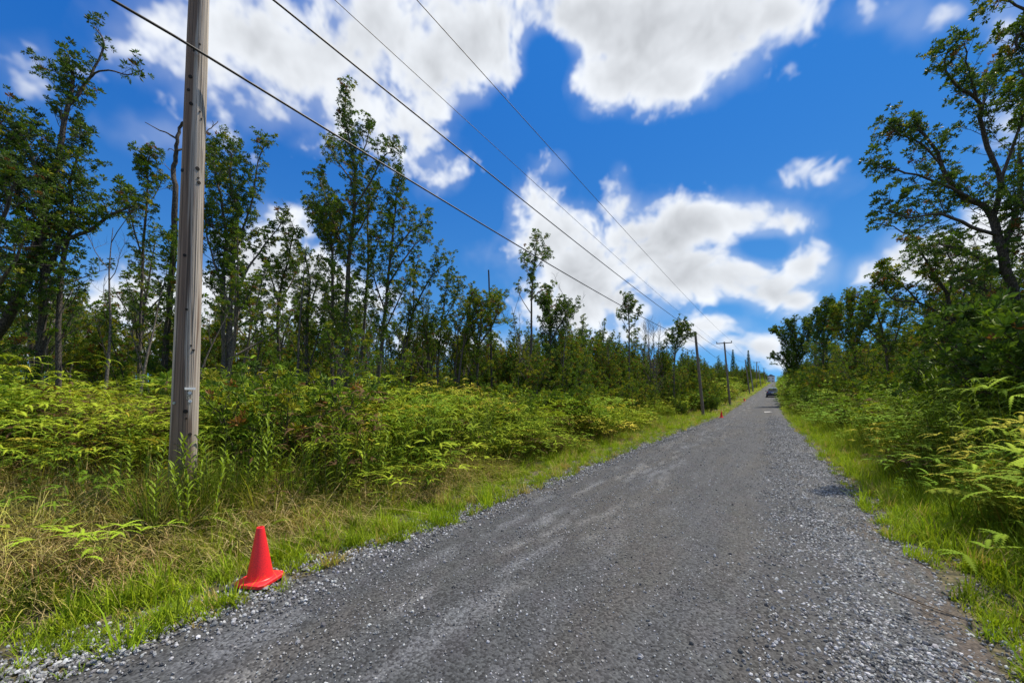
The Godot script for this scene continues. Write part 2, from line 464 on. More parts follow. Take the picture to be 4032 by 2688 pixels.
		[[0.00, -0.25, 0.00, 0.00, 1.68, 0.00, 0.02, 3.10, 0.04, 0.06, 5.51, 0.10, 0.05, 6.44, 0.19, -0.08, 7.06, 0.27], 0.059, 0.03, 0.35, 0.915, 0.671, 1.4],
		[[0.06, 6.21, 0.16, -0.60, 7.06, 0.24, -1.08, 7.66, 0.21], 0.022, 0.012, 0.1, 0.671, 0.488, 1.3],
		[[0.06, 6.07, 0.15, 0.82, 6.52, 0.34, 1.35, 6.82, 0.61], 0.022, 0.012, 0.1, 0.61, 0.488, 1.2],
	]},
	{"key": "pale2", "name": "ohia_tree", "label": "pale barked tree close behind the tallest tree on its right", "at": Vector3(-11.91, 0.40, -8.27), "limbs": [
		[[0.00, -0.25, 0.00, 0.00, 1.80, 0.00, 0.20, 4.16, 0.01, 0.28, 5.85, -0.04, 0.32, 7.69, 0.02, 0.46, 8.56, 0.05], 0.067, 0.02, 0.35, 0.61, 0.427, 0.8],
		[[0.28, 5.70, -0.04, 0.64, 6.59, -0.17, 0.86, 7.48, -0.20], 0.03, 0.012, 0.3, 0.549, 0.366, 1],
	]},
	{"key": "wide", "name": "ohia_tree", "label": "spreading open tree right of the tallest tree with several ascending limbs", "at": Vector3(-10.57, 0.40, -7.97), "limbs": [
		[[0.00, -0.25, 0.00, 0.00, 1.54, 0.00, 0.19, 3.09, -0.03, 0.36, 4.80, -0.05, 0.55, 6.50, -0.11, 0.65, 7.52, -0.10, 0.74, 8.37, -0.19], 0.074, 0.015, 0.28, 0.915, 0.39, 1.15],
		[[0.42, 5.63, -0.06, 0.93, 6.37, -0.27, 1.36, 6.68, -0.43, 1.80, 6.76, -0.57], 0.033, 0.01, 0.25, 0.671, 0.305, 0.9],
		[[0.36, 4.78, -0.05, 0.61, 5.71, -0.47, 0.71, 6.43, -0.93, 0.75, 6.77, -1.29], 0.033, 0.01, 0.25, 0.61, 0.305, 0.9],
		[[0.29, 3.94, -0.05, 0.14, 5.02, 0.27, 0.11, 5.85, 0.35], 0.03, 0.012, 0.3, 0.61, 0.366, 1],
		[[0.24, 3.37, -0.05, 0.80, 4.31, -0.14, 1.16, 4.98, -0.27], 0.03, 0.012, 0.3, 0.61, 0.427, 1],
	]},
	{"key": "sparse", "name": "ohia_tree", "label": "sparse tree with branches reaching right over the lower forest", "at": Vector3(-11.07, 0.40, -9.43), "limbs": [
		[[0.00, -0.25, 0.00, 0.00, 1.90, 0.00, 0.16, 3.32, -0.05, 0.35, 4.24, -0.11, 0.73, 5.24, -0.35, 0.96, 5.72, -0.54, 1.50, 6.25, -0.86], 0.059, 0.01, 0.35, 0.61, 0.305, 0.7],
		[[0.39, 4.35, -0.13, 0.46, 5.36, -0.06, 0.70, 6.10, -0.04], 0.026, 0.01, 0.3, 0.549, 0.305, 0.8],
		[[0.90, 5.55, -0.49, 1.19, 6.12, -0.41, 1.34, 6.54, -0.36], 0.015, 0.008, 0.2, 0.366, 0.244, 0.7],
	]},
	{"key": "thin", "name": "ohia_tree", "label": "thin upright tree standing at the middle of the forest edge below the sagging cables", "at": Vector3(-10.73, 0.40, -10.86), "limbs": [
		[[0.00, -0.25, 0.00, 0.00, 1.95, 0.00, 0.03, 3.14, -0.03, 0.21, 4.73, -0.09, 0.41, 5.86, -0.12], 0.052, 0.012, 0.35, 0.671, 0.427, 1],
		[[0.15, 4.16, -0.07, 0.68, 4.98, -0.22, 1.03, 5.57, -0.07], 0.022, 0.01, 0.3, 0.488, 0.305, 1],
	]},
	{"key": "spire", "name": "ohia_tree", "label": "lone tall thin tree with tufted crown rising above the forest, touching the lowest cable", "at": Vector3(-8.78, 0.38, -14.56), "limbs": [
		[[0.00, -0.25, 0.00, 0.00, 2.06, 0.00, 0.04, 2.74, -0.01, 0.10, 4.14, 0.01, 0.17, 5.48, 0.09, 0.19, 6.40, 0.04, 0.29, 7.37, -0.02, 0.42, 8.18, 0.01], 0.074, 0.012, 0.58, 0.512, 0.488, 1],
		[[0.17, 5.52, 0.09, 0.54, 5.90, 0.00, 0.93, 5.94, -0.16], 0.022, 0.012, 0.4, 0.366, 0.305, 1.3],
		[[0.19, 6.49, 0.05, -0.34, 7.17, -0.27, -0.76, 8.02, -0.75], 0.022, 0.01, 0.35, 0.366, 0.305, 1.2],
		[[0.23, 6.88, 0.02, 0.30, 7.46, -0.64, 0.29, 7.94, -1.20], 0.022, 0.01, 0.35, 0.366, 0.305, 1.2],
		[[0.13, 4.95, 0.06, -0.58, 5.88, -0.16, -0.97, 6.65, -0.58], 0.022, 0.01, 0.5, 0.366, 0.244, 0.6],
	]},
	{"key": "spike", "name": "dead_tree", "label": "dark dead spike of a trunk sticking up from the forest", "at": Vector3(-9.59, 0.40, -12.82), "limbs": [
		[[0.00, -0.25, 0.00, 0.00, 2.00, 0.00, -0.01, 4.00, 0.02, 0.02, 5.17, 0.13, 0.02, 6.52, 0.22], 0.052, 0.03, 2, 0, 0, 1],
		[[0.03, 5.07, 0.11, 0.17, 5.42, 0.12, 0.22, 5.57, 0.06], 0.015, 0.008, 2, 0, 0, 1],
	]},
	{"key": "round1", "name": "ohia_tree", "label": "bushy round-topped tree at the forest edge under the dead spike", "at": Vector3(-9.46, 0.40, -11.71), "limbs": [
		[[0.00, -0.25, 0.00, 0.00, 1.78, 0.00, 0.11, 3.13, 0.01, 0.17, 4.16, -0.05, 0.22, 4.76, -0.06], 0.059, 0.03, 0.25, 1.098, 0.732, 1.4],
		[[0.14, 3.30, -0.01, 0.98, 4.03, 0.19, 1.50, 4.53, 0.64], 0.037, 0.02, 0.2, 0.854, 0.61, 1.4],
		[[0.11, 3.13, 0.01, -0.55, 4.26, -0.19, -0.97, 4.99, -0.47], 0.037, 0.02, 0.2, 0.732, 0.61, 1.3],
	]},
	{"key": "darkgreen", "name": "ohia_tree", "label": "dense dark green tree right of the lone tall thin tree", "at": Vector3(-8.51, 0.37, -15.93), "limbs": [
		[[0.00, -0.25, 0.00, 0.00, 2.13, 0.00, 0.05, 3.75, 0.09, 0.03, 4.99, 0.03, -0.04, 5.59, 0.21], 0.074, 0.04, 0.2, 1.22, 0.854, 1.7],
		[[0.05, 3.75, 0.09, 0.49, 4.80, -0.32, 0.69, 5.34, -0.62], 0.044, 0.02, 0.15, 0.976, 0.732, 1.7],
	]},
	{"key": "lone2", "name": "ohia_tree", "label": "second lone slender tree with small open crown above the forest near the middle poles", "at": Vector3(-7.22, 0.24, -24.01), "limbs": [
		[[0.00, -0.25, 0.00, 0.00, 2.29, 0.00, 0.01, 3.21, -0.00, 0.09, 6.00, 0.16, 0.04, 6.77, 0.13, 0.07, 7.55, 0.21], 0.074, 0.015, 0.5, 0.732, 0.61, 0.9],
		[[0.07, 5.54, 0.13, 0.46, 6.22, -0.13, 0.60, 6.77, -0.24], 0.022, 0.012, 0.3, 0.427, 0.366, 1],
		[[0.07, 5.40, 0.12, -0.26, 6.23, 0.34, -0.37, 6.64, 0.40], 0.022, 0.012, 0.3, 0.427, 0.366, 1],
	]},
	{"key": "thicket", "name": "dead_tree", "label": "grey twiggy dead tree cluster with many thin stems near the bare-topped pole", "at": Vector3(-7.10, 0.22, -28.89), "limbs": [
		[[0.00, -0.25, 0.00, 0.00, 2.45, 0.00, -0.04, 4.36, 0.10, -0.26, 5.93, 0.39, -0.36, 6.57, 0.45], 0.052, 0.01, 0.2, 1.098, 0.61, 0],
		[[0.08, -0.26, -0.30, 0.08, 2.46, -0.30, 0.21, 5.01, -0.27, 0.19, 6.75, -0.06], 0.052, 0.01, 0.2, 1.098, 0.61, 0],
		[[0.31, -0.29, -0.37, 0.31, 2.46, -0.37, 0.61, 4.61, 0.27, 0.93, 6.22, 0.84], 0.044, 0.01, 0.2, 1.098, 0.61, 0],
		[[0.19, -0.27, -0.21, 0.19, 2.46, -0.21, -0.16, 5.03, -0.17, -0.21, 6.95, -0.44], 0.044, 0.01, 0.2, 0.976, 0.61, 0],
	]},
	{"key": "flat", "name": "ohia_tree", "label": "flat-topped tree leaning over the forest beside the bare-topped pole", "at": Vector3(-6.53, 0.16, -34.10), "limbs": [
		[[0.00, -0.25, 0.00, 0.00, 2.31, 0.00, 0.11, 4.85, 0.05, 0.28, 6.30, -0.07, 0.52, 6.94, -0.10], 0.089, 0.03, 0.5, 1.22, 1.098, 1.2],
		[[0.21, 5.58, -0.02, 0.93, 6.45, -0.20, 1.21, 6.64, 0.05], 0.037, 0.02, 0.2, 0.976, 0.732, 1.2],
		[[0.18, 5.58, 0.00, -0.26, 6.18, -0.21, -0.55, 6.50, -0.47], 0.037, 0.02, 0.2, 0.854, 0.61, 1],
	]},
	{"key": "rbig", "name": "ohia_tree", "label": "large dark tree at the right edge with twisting limbs against the sky", "at": Vector3(4.95, 0.70, -14.15), "limbs": [
		[[0.00, -0.25, 0.00, 0.00, 0.23, 0.00, 0.00, 1.55, 0.02, -0.04, 3.09, 0.09, -0.36, 4.29, 0.47, -0.48, 5.14, 0.54, -0.80, 5.49, 0.75, -1.05, 5.58, 0.93, -1.45, 6.26, 1.25, -1.61, 6.74, 1.41, -1.89, 7.16, 1.55, -2.31, 7.33, 1.80], 0.115, 0.012, 0.25, 0.915, 0.366, 0.95],
		[[-0.48, 5.12, 0.54, -0.38, 5.86, 0.66, -0.61, 6.66, 0.88, -0.80, 7.26, 1.16, -0.93, 7.60, 1.40, -1.39, 7.79, 1.93, -1.59, 8.18, 2.10, -1.53, 8.50, 2.15], 0.059, 0.012, 0.25, 0.671, 0.366, 1],
		[[-0.80, 7.26, 1.16, -0.58, 8.06, 0.69, -0.39, 8.57, 0.36, 0.10, 9.08, -0.38], 0.03, 0.01, 0.2, 0.488, 0.305, 1],
		[[-0.93, 7.60, 1.40, -1.16, 8.07, 1.83, -1.29, 8.38, 2.16], 0.022, 0.01, 0.2, 0.488, 0.305, 1.1],
		[[-0.36, 4.29, 0.47, -0.06, 5.13, 0.22, 0.16, 5.92, -0.05, 0.24, 6.87, -0.29], 0.074, 0.03, 0.2, 0.976, 0.61, 1],
		[[-0.80, 5.49, 0.75, -1.21, 5.66, 1.19, -1.85, 5.87, 1.83, -2.47, 5.96, 2.45, -2.80, 5.99, 2.77], 0.037, 0.01, 0.3, 0.61, 0.366, 1],
		[[-0.43, 4.70, 0.51, -1.04, 4.80, 1.20, -1.67, 5.02, 1.81, -2.31, 4.82, 2.49, -2.75, 4.92, 3.02], 0.044, 0.01, 0.3, 0.732, 0.366, 1],
		[[-1.67, 5.02, 1.81, -2.22, 4.62, 2.08, -2.53, 4.79, 2.22, -2.96, 4.86, 2.57], 0.018, 0.007, 0.5, 0.366, 0.244, 0.5],
		[[-1.45, 6.26, 1.25, -1.85, 6.80, 1.61, -2.26, 7.00, 1.90, -2.52, 7.16, 2.14], 0.022, 0.01, 0.3, 0.488, 0.366, 1],
		[[-0.18, 3.69, 0.27, -0.58, 4.18, 0.29, -1.01, 4.57, 0.35, -1.34, 4.80, 0.20], 0.044, 0.012, 0.3, 0.732, 0.549, 1],
		[[-0.02, 2.48, 0.06, 0.21, 3.65, 0.17, 0.07, 4.57, 0.55, -0.20, 5.38, 0.93], 0.067, 0.02, 0.2, 0.976, 0.61, 0.9],
		[[-0.03, 2.68, 0.07, -0.40, 3.20, 0.29, -0.70, 3.51, 0.52, -0.89, 3.63, 0.57], 0.044, 0.015, 0.25, 0.854, 0.61, 1.3],
		[[-0.38, 5.86, 0.66, -0.17, 6.69, 0.68, -0.08, 7.27, 0.84, -0.33, 7.52, 1.23], 0.037, 0.012, 0.2, 0.732, 0.488, 1.2],
		[[0.01, 1.86, 0.02, -0.27, 2.45, 0.42, -0.65, 2.63, 0.81, -1.00, 2.54, 1.28], 0.037, 0.012, 0.25, 0.854, 0.61, 1.3],
	]},
	{"key": "rlow", "name": "ohia_tree", "label": "crooked tree with reddish tufts leaning toward the road below the large dark tree", "at": Vector3(5.05, 0.70, -17.81), "limbs": [
		[[0.00, -0.25, 0.00, 0.00, 0.68, 0.00, -0.04, 1.46, 0.04, -0.15, 2.78, 0.25, -0.30, 4.07, 0.32, -0.52, 4.47, 0.57, -0.85, 5.15, 0.82, -1.05, 5.58, 0.90], 0.081, 0.02, 0.3, 0.976, 0.549, 1.1],
		[[-0.16, 2.99, 0.25, -0.57, 3.49, 0.66, -1.17, 3.80, 1.30, -1.90, 3.87, 1.98, -2.14, 4.43, 2.27], 0.044, 0.012, 0.3, 0.671, 0.427, 1.1],
		[[-1.17, 3.80, 1.30, -1.61, 4.17, 1.98, -1.99, 4.30, 2.74, -2.23, 4.38, 3.30], 0.022, 0.01, 0.3, 0.427, 0.305, 1],
		[[-0.20, 3.40, 0.27, 0.38, 4.49, -0.68, 0.83, 5.49, -1.46], 0.044, 0.015, 0.3, 0.854, 0.488, 1.1],
		[[-0.30, 4.07, 0.32, -0.30, 4.78, 0.79, -0.63, 5.26, 1.57], 0.03, 0.012, 0.3, 0.732, 0.427, 1.1],
	]},
	{"key": "rmid", "name": "ohia_tree", "label": "upright tree with several thin stems behind the right-hand tall weeds", "at": Vector3(4.54, 0.70, -23.45), "limbs": [
		[[0.00, -0.25, 0.00, 0.00, 1.36, 0.00, -0.11, 2.11, 0.16, -0.21, 3.58, 0.22, -0.41, 4.51, 0.43, -0.62, 5.20, 0.62], 0.067, 0.02, 0.35, 0.976, 0.61, 1.2],
		[[-0.14, 2.71, 0.17, 0.26, 3.83, 0.19, 0.37, 4.72, 0.45], 0.037, 0.015, 0.3, 0.854, 0.61, 1.2],
		[[-0.16, 3.09, 0.18, -0.76, 3.83, 0.84, -0.99, 4.67, 1.10], 0.03, 0.015, 0.3, 0.732, 0.488, 1.1],
	]},
	{"key": "rtop", "name": "ohia_tree", "label": "tree beyond the right edge whose twigs enter the top right corner", "at": Vector3(4.97, 0.70, -12.00), "limbs": [
		[[0.00, -0.25, 0.00, 0.00, 0.20, 0.00, -0.05, 3.47, 0.13, -0.30, 5.90, 0.46, -0.51, 7.16, 0.59, -0.90, 7.74, 0.93, -0.95, 7.46, 0.93], 0.104, 0.015, 0.55, 0.488, 0.305, 0.8],
		[[-0.35, 6.15, 0.49, -0.70, 6.87, 0.66, -0.87, 7.12, 0.77], 0.03, 0.012, 0.3, 0.366, 0.244, 0.8],
		[[-0.51, 7.16, 0.59, -0.84, 7.84, 1.12, -1.24, 7.96, 1.58, -1.54, 7.83, 2.00], 0.03, 0.01, 0.55, 0.366, 0.244, 0.8],
		[[-0.24, 5.09, 0.37, -0.47, 6.42, 0.28, -0.57, 7.07, 0.03], 0.03, 0.012, 0.4, 0.488, 0.244, 0.8],
	]},
	{"key": "rfar1", "name": "ohia_tree", "label": "first dense dark tree on the right where the road narrows, beside the parked car", "at": Vector3(3.32, 0.99, -62.30), "limbs": [
		[[0.00, -0.25, 0.00, 0.00, 1.68, 0.00, -0.08, 4.79, 0.19, -0.30, 7.63, 0.40, -0.77, 10.17, 0.87], 0.118, 0.03, 0.06, 2.318, 1.22, 3.2],
		[[-0.16, 5.36, 0.26, -0.98, 7.05, 0.95, -1.75, 8.73, 1.66, -2.35, 9.17, 2.15], 0.052, 0.02, 0.25, 1.342, 0.732, 2.4],
		[[-0.09, 4.23, 0.17, -1.60, 4.49, 1.56, -2.29, 5.58, 2.40, -2.61, 5.84, 2.90], 0.044, 0.015, 0.4, 0.976, 0.61, 1.2],
		[[-0.03, 4.79, 0.16, 0.79, 7.56, 0.30, 1.18, 10.27, 0.68], 0.067, 0.02, 0.1, 1.952, 1.098, 3.2],
		[[-0.04, -0.27, 0.19, -0.04, 2.53, 0.19, -0.78, 4.19, 1.31, -1.31, 6.10, 2.23], 0.052, 0.02, 0.1, 1.586, 0.976, 3],
	]},
	{"key": "rfar2", "name": "ohia_tree", "label": "tall open tree right of the dense tree beside the parked car", "at": Vector3(4.60, 0.87, -48.74), "limbs": [
		[[0.00, -0.25, 0.00, 0.00, 1.34, 0.00, 0.06, 5.64, 0.09, 0.21, 8.21, 0.18, 0.54, 9.95, -0.05], 0.104, 0.02, 0.2, 1.708, 0.854, 2.2],
		[[0.10, 6.07, 0.10, 0.96, 7.84, -0.71, 1.39, 9.84, -1.16], 0.044, 0.02, 0.2, 1.22, 0.732, 2],
		[[0.09, 5.64, 0.06, -0.46, 7.46, -0.11, -0.25, 9.34, -0.92], 0.044, 0.02, 0.2, 1.22, 0.732, 2],
	]},
	{"key": "rfar3", "name": "ohia_tree", "label": "broad olive tree between the tall open tree and the crooked one on the right", "at": Vector3(5.17, 0.70, -35.90), "limbs": [
		[[0.00, -0.25, 0.00, 0.00, 1.33, 0.00, -0.02, 3.77, 0.10, -0.10, 6.22, 0.25, -0.21, 7.73, 0.47], 0.089, 0.02, 0.15, 1.586, 0.854, 2.2],
		[[0.01, 4.39, 0.10, 0.57, 6.14, 0.32, 0.77, 7.55, 0.68], 0.044, 0.02, 0.2, 1.22, 0.732, 2],
		[[0.01, 4.08, 0.09, -0.84, 5.52, 1.37, -1.14, 6.61, 2.17], 0.044, 0.02, 0.2, 1.22, 0.732, 2],
	]},
]

# ---------------------------------------------------------------- sky
func sky_panorama() -> Image:
	var W := 2048
	var H := 1024
	var cov := PackedFloat32Array()
	cov.resize(W * H / 2)
	var blobs := CLOUDS.duplicate()
	var r := RandomNumberGenerator.new()
	r.seed = 77
	for k in 150:   # the same kind of cumulus goes on all round
		var a := r.randf_range(-180.0, 180.0)
		var e := r.randf_range(2.0, 75.0)
		if a > -100.0 and a < 32.0 and e < 55.0: continue
		var q := r.randf_range(3.0, 8.0)
		for j in 3:
			blobs.append_array([a + r.randf_range(-7, 7) / cos(deg_to_rad(e)), e + r.randf_range(-3, 3), q * r.randf_range(0.7, 1.4) / cos(deg_to_rad(e)), 0.0, 0.0, q * r.randf_range(0.5, 0.9), r.randf_range(0.5, 0.9)])
	for k in blobs.size() / 7:
		var a: float = blobs[k * 7]
		var e: float = blobs[k * 7 + 1]
		var ux: float = blobs[k * 7 + 2]
		var uy: float = blobs[k * 7 + 3]
		var vx: float = blobs[k * 7 + 4]
		var vy: float = blobs[k * 7 + 5]
		var w: float = blobs[k * 7 + 6]
		var det := ux * vy - uy * vx
		var ra := 2.0 * (absf(ux) + absf(vx))
		var re := 2.0 * (absf(uy) + absf(vy))
		var x0 := int(floor((a - ra) / 360.0 * W))
		var x1 := int(floor((a + ra) / 360.0 * W))
		var y0 := maxi(0, int((90.0 - e - re) / 180.0 * H))
		var y1 := mini(H / 2 - 1, int((90.0 - e + re) / 180.0 * H))
		for y in range(y0, y1 + 1):
			var de := 90.0 - (y + 0.5) / H * 180.0 - e
			for x in range(x0, x1 + 1):
				var da := (x + 0.5) / W * 360.0 - a
				var p := (da * vy - de * vx) / det
				var q := (de * ux - da * uy) / det
				var g := p * p + q * q
				if g < 4.0:
					var at := y * W + posmod(x, W)
					var add := w * exp(-g * 0.9)
					cov[at] = cov[at] + add if w < 0.0 else maxf(cov[at], add) + 0.35 * minf(cov[at], add)
	var puff := noise(FastNoiseLite.TYPE_SIMPLEX_SMOOTH, 1.0, 6, 11)
	puff.fractal_gain = 0.52
	var wisp := noise(FastNoiseLite.TYPE_SIMPLEX_SMOOTH, 1.0, 4, 5)
	var im := Image.create_empty(W, H, false, Image.FORMAT_RGBF)
	var data := PackedFloat32Array()
	data.resize(W * H * 3)
	var sunward := SUN
	for y in H:
		var el := PI * (0.5 - (y + 0.5) / H)
		var up := sin(el)
		var flat := cos(el)
		if y >= H / 2:
			for x in W:
				var i := (y * W + x) * 3
				data[i] = 0.10; data[i + 1] = 0.13; data[i + 2] = 0.10
			continue
		var t := pow(1.0 - up, 3.2)
		var air := Vector3(0.001, 0.078, 0.365).lerp(Vector3(0.13, 0.40, 0.74), t)
		for x in W:
			var i := (y * W + x) * 3
			var c := cov[y * W + x]
			var az := (x + 0.5) / W * TAU
			var d := Vector3(sin(az) * flat, up, -cos(az) * flat)
			var glow := maxf(0.0, d.dot(sunward))
			var col := air + Vector3(0.022, 0.085, 0.16) * glow * glow
			if c > 0.10:
				var s := d * 5.5
				var warp := wisp.get_noise_3dv(d * 3.0)
				s += Vector3(warp, -warp, warp * 0.6) * 0.5
				var f := puff.get_noise_3dv(s)
				var mid := puff.get_noise_3dv(s * 2.3 + Vector3(3, 7, 1))
				var fine := puff.get_noise_3dv(s * 6.0 + Vector3(9, 2, 4))
				var dens := c * 1.12 + f * 0.5 + mid * 0.42 + fine * 0.24 - 0.42
				var al := maxf(pow(smooth(dens / 0.62), 0.75), 0.25 * smooth((c + wisp.get_noise_3dv(d * 9.0) * 0.3 - 0.12) / 0.7))
				if al > 0.0:
					var f2 := puff.get_noise_3dv(s + sunward * 0.22)
					var lit := clampf(0.6 + (f - f2) * 0.8, 0.0, 1.0)
					var thick := smooth((c + f * 0.3 + mid * 0.25 - 0.62) / 0.75)
					var b := lerpf(0.80, 0.40, thick * (1.0 - lit * 0.6))
					b *= lerpf(1.0, 0.9, 1.0 - lit)
					var cl := Vector3(b * 0.95, b * 0.985, b * 1.03)
					col = col.lerp(cl, al * 0.97)
			data[i] = col.x; data[i + 1] = col.y; data[i + 2] = col.z
	return Image.create_from_data(W, H, false, Image.FORMAT_RGBF, data.to_byte_array())

var SUN := Vector3(0.3, 1.6, -0.74).normalized()

func light_and_camera() -> void:
	var cam := Camera3D.new()
	cam.name = "camera"
	cam.position = EYE
	cam.rotation_degrees = Vector3(2.075, 33.688, 0)
	cam.far = 4000.0
	cam.near = 0.05
	cam.projection = Camera3D.PROJECTION_FRUSTUM   # the picture keeps the upper part of a taller frame
	cam.size = 0.05 * 1568.0 / 883.0
	cam.frustum_offset = Vector2(0, 0.05 * 98.0 / 883.0)
	add_child(cam)
	cam.current = true
	var sun := DirectionalLight3D.new()
	sun.name = "sun"
	sun.light_energy = 1.6
	sun.light_color = Color(1.0, 0.955, 0.88)
	sun.light_angular_distance = 0.53
	sun.shadow_enabled = true
	sun.look_at_from_position(SUN * 50.0, Vector3.ZERO)
	add_child(sun)
	var env := Environment.new()
	env.background_mode = Environment.BG_SKY
	var sm := PanoramaSkyMaterial.new()
	sm.panorama = ImageTexture.create_from_image(sky_panorama())
	var sky := Sky.new()
	sky.sky_material = sm
	env.sky = sky
	env.tonemap_mode = Environment.TONE_MAPPER_LINEAR
	env.tonemap_exposure = 1.32
	env.sdfgi_enabled = true
	env.ssao_enabled = true
	env.ssil_enabled = true
	var we := WorldEnvironment.new()
	we.name = "environment"
	we.environment = env
	add_child(we)

# ---------------------------------------------------------------- materials
func bark_material(a: Color, b: Color) -> StandardMaterial3D:
	var m := mat(Color.WHITE, 0.95)
	m.vertex_color_use_as_albedo = true
	m.albedo_texture = noise_tex(noise(FastNoiseLite.TYPE_SIMPLEX, 0.03, 4, 3), 512, [[0.25, a.r, a.g, a.b], [0.5, (a.r + b.r) / 2, (a.g + b.g) / 2, (a.b + b.b) / 2], [0.72, b.r, b.g, b.b]])
	m.uv1_triplanar = true
	m.uv1_scale = Vector3(2.2, 0.8, 2.2)
	return m

func make_materials() -> void:
	M.leaf = leafy(0.55, 0.6, 0.3)
	M.fern = leafy(0.7, 0.5, 0.15)
	M.grass = leafy(0.6, 0.65, 0.22)
	M.straw = leafy(0.8, 0.35, 0.2)
	M.bark = bark_material(Color(0.03, 0.024, 0.019), Color(0.2, 0.18, 0.155))
	M.stone = mat(Color.WHITE, 0.9)
	M.stone.vertex_color_use_as_albedo = true
	# crushed lava rock
	var chips := noise(FastNoiseLite.TYPE_CELLULAR, 0.11, 1, 9)
	chips.cellular_return_type = FastNoiseLite.RETURN_CELL_VALUE
	var bed := noise(FastNoiseLite.TYPE_CELLULAR, 0.11, 1, 9)
	bed.cellular_return_type = FastNoiseLite.RETURN_DISTANCE
	var g := mat(Color.WHITE, 0.93)
	g.vertex_color_use_as_albedo = true
	g.albedo_texture = noise_tex(chips, 1024, [[0.0, 0.25, 0.25, 0.26], [0.3, 0.5, 0.5, 0.5], [0.62, 0.85, 0.85, 0.85], [0.8, 1.0, 1.0, 0.98]])
	g.heightmap_enabled = true
	g.heightmap_texture = noise_tex(bed, 1024, [])
	g.heightmap_flip_texture = true
	g.heightmap_scale = 0.8
	g.uv1_triplanar = true
	g.uv1_world_triplanar = true
	g.uv1_scale = Vector3.ONE * 0.55
	g.detail_enabled = true
	g.detail_blend_mode = BaseMaterial3D.BLEND_MODE_MUL
	var fine := noise(FastNoiseLite.TYPE_SIMPLEX, 0.09, 3, 21)
	g.detail_albedo = noise_tex(fine, 1024, [[0.2, 0.6, 0.6, 0.6], [0.8, 1.0, 1.0, 1.0]])
	g.detail_uv_layer = BaseMaterial3D.DETAIL_UV_2
	g.uv2_triplanar = true
	g.uv2_world_triplanar = true
	g.uv2_scale = Vector3.ONE * 0.37
	M.gravel = g
	var e := mat(Color.WHITE, 0.97)
	e.albedo_texture = noise_tex(noise(FastNoiseLite.TYPE_SIMPLEX, 0.02, 5, 4), 1024, [[0.2, 0.022, 0.02, 0.012], [0.45, 0.05, 0.048, 0.02], [0.62, 0.085, 0.075, 0.035], [0.8, 0.12, 0.10, 0.06]])
	e.uv1_triplanar = true
	e.uv1_world_triplanar = true
	e.uv1_scale = Vector3.ONE * 0.5
	M.earth = e

# ---------------------------------------------------------------- ground and road
func sheet(xs: PackedFloat32Array, ss: PackedFloat32Array, height: Callable, color: Callable, m: Material) -> ArrayMesh:
	var nx := xs.size()
	var v := PackedVector3Array()
	var c := PackedColorArray()
	var idx := PackedInt32Array()
	for s in ss:
		for x in xs:
			var p: Vector3 = height.call(x, s)
			v.append(p)
			c.append(color.call(x, s))
	for j in ss.size() - 1:
		for i in nx - 1:
			var a := j * nx + i
			idx.append_array(PackedInt32Array([a, a + nx, a + 1, a + 1, a + nx, a + nx + 1]))
	var n := PackedVector3Array()
	n.resize(v.size())
	for k in idx.size() / 3:
		var a := idx[k * 3]
		var b := idx[k * 3 + 1]
		var d := idx[k * 3 + 2]
		var q := (v[d] - v[a]).cross(v[b] - v[a])
		n[a] += q; n[b] += q; n[d] += q
	for k in n.size(): n[k] = n[k].normalized()
	var arr := []
	arr.resize(Mesh.ARRAY_MAX)
	arr[Mesh.ARRAY_VERTEX] = v
	arr[Mesh.ARRAY_NORMAL] = n
	arr[Mesh.ARRAY_COLOR] = c
	arr[Mesh.ARRAY_INDEX] = idx
	var r := ArrayMesh.new()
	r.add_surface_from_arrays(Mesh.PRIMITIVE_TRIANGLES, arr)
	r.surface_set_material(0, m)
	return r

func road_edge(s: float, right: bool) -> float:
	return (1.18 if right else -3.54) + patch.get_noise_2d(s * 1.3, 50.0 if right else 0.0) * 0.22 + patch.get_noise_2d(s * 6.0, 90.0 if right else 9.0) * 0.07

func road_tone(x: float, s: float) -> Color:
	# pale crushed dust streaked along the wheel tracks, darker compacted bands between
	var f := patch.get_noise_2d(x * 5.0, s * 0.55)
	var fine := patch.get_noise_2d(x * 16.0 + 40.0, s * 2.2)
	var tone := 0.088 + 0.018 * f
	var dusty := smooth((patch.get_noise_2d(x * 7.0 + 9.0, s * 0.9 - 30.0) * 0.7 + fine * 0.6 - 0.08) * 4.0) * exp(-pow((x + 2.3) / 0.95, 2.0))
	tone += 0.105 * dusty
	tone += 0.022 * exp(-pow((x + 0.35) / 0.35, 2.0)) * smooth(fine * 2.0 + 0.5)
	var brown := smooth(patch.get_noise_2d(x * 3.0 - 70.0, s * 0.4) * 2.0 + 0.3)
	var edge := smooth((x - 0.2) / 0.5)
	var litter := smooth((x - 0.78 + fine * 0.5 + f * 0.3) * 4.0) * smooth((9.0 - s) / 4.0)
	tone += 0.03 * edge
	if litter > 0.0: return Color(tone * 0.9, tone, tone * 1.08).lerp(Color(0.12, 0.085, 0.062), litter * 0.7)
	return Color(tone * lerpf(0.91, 0.98, brown), tone * lerpf(0.99, 1.0, brown), tone * lerpf(1.14, 1.04, brown))

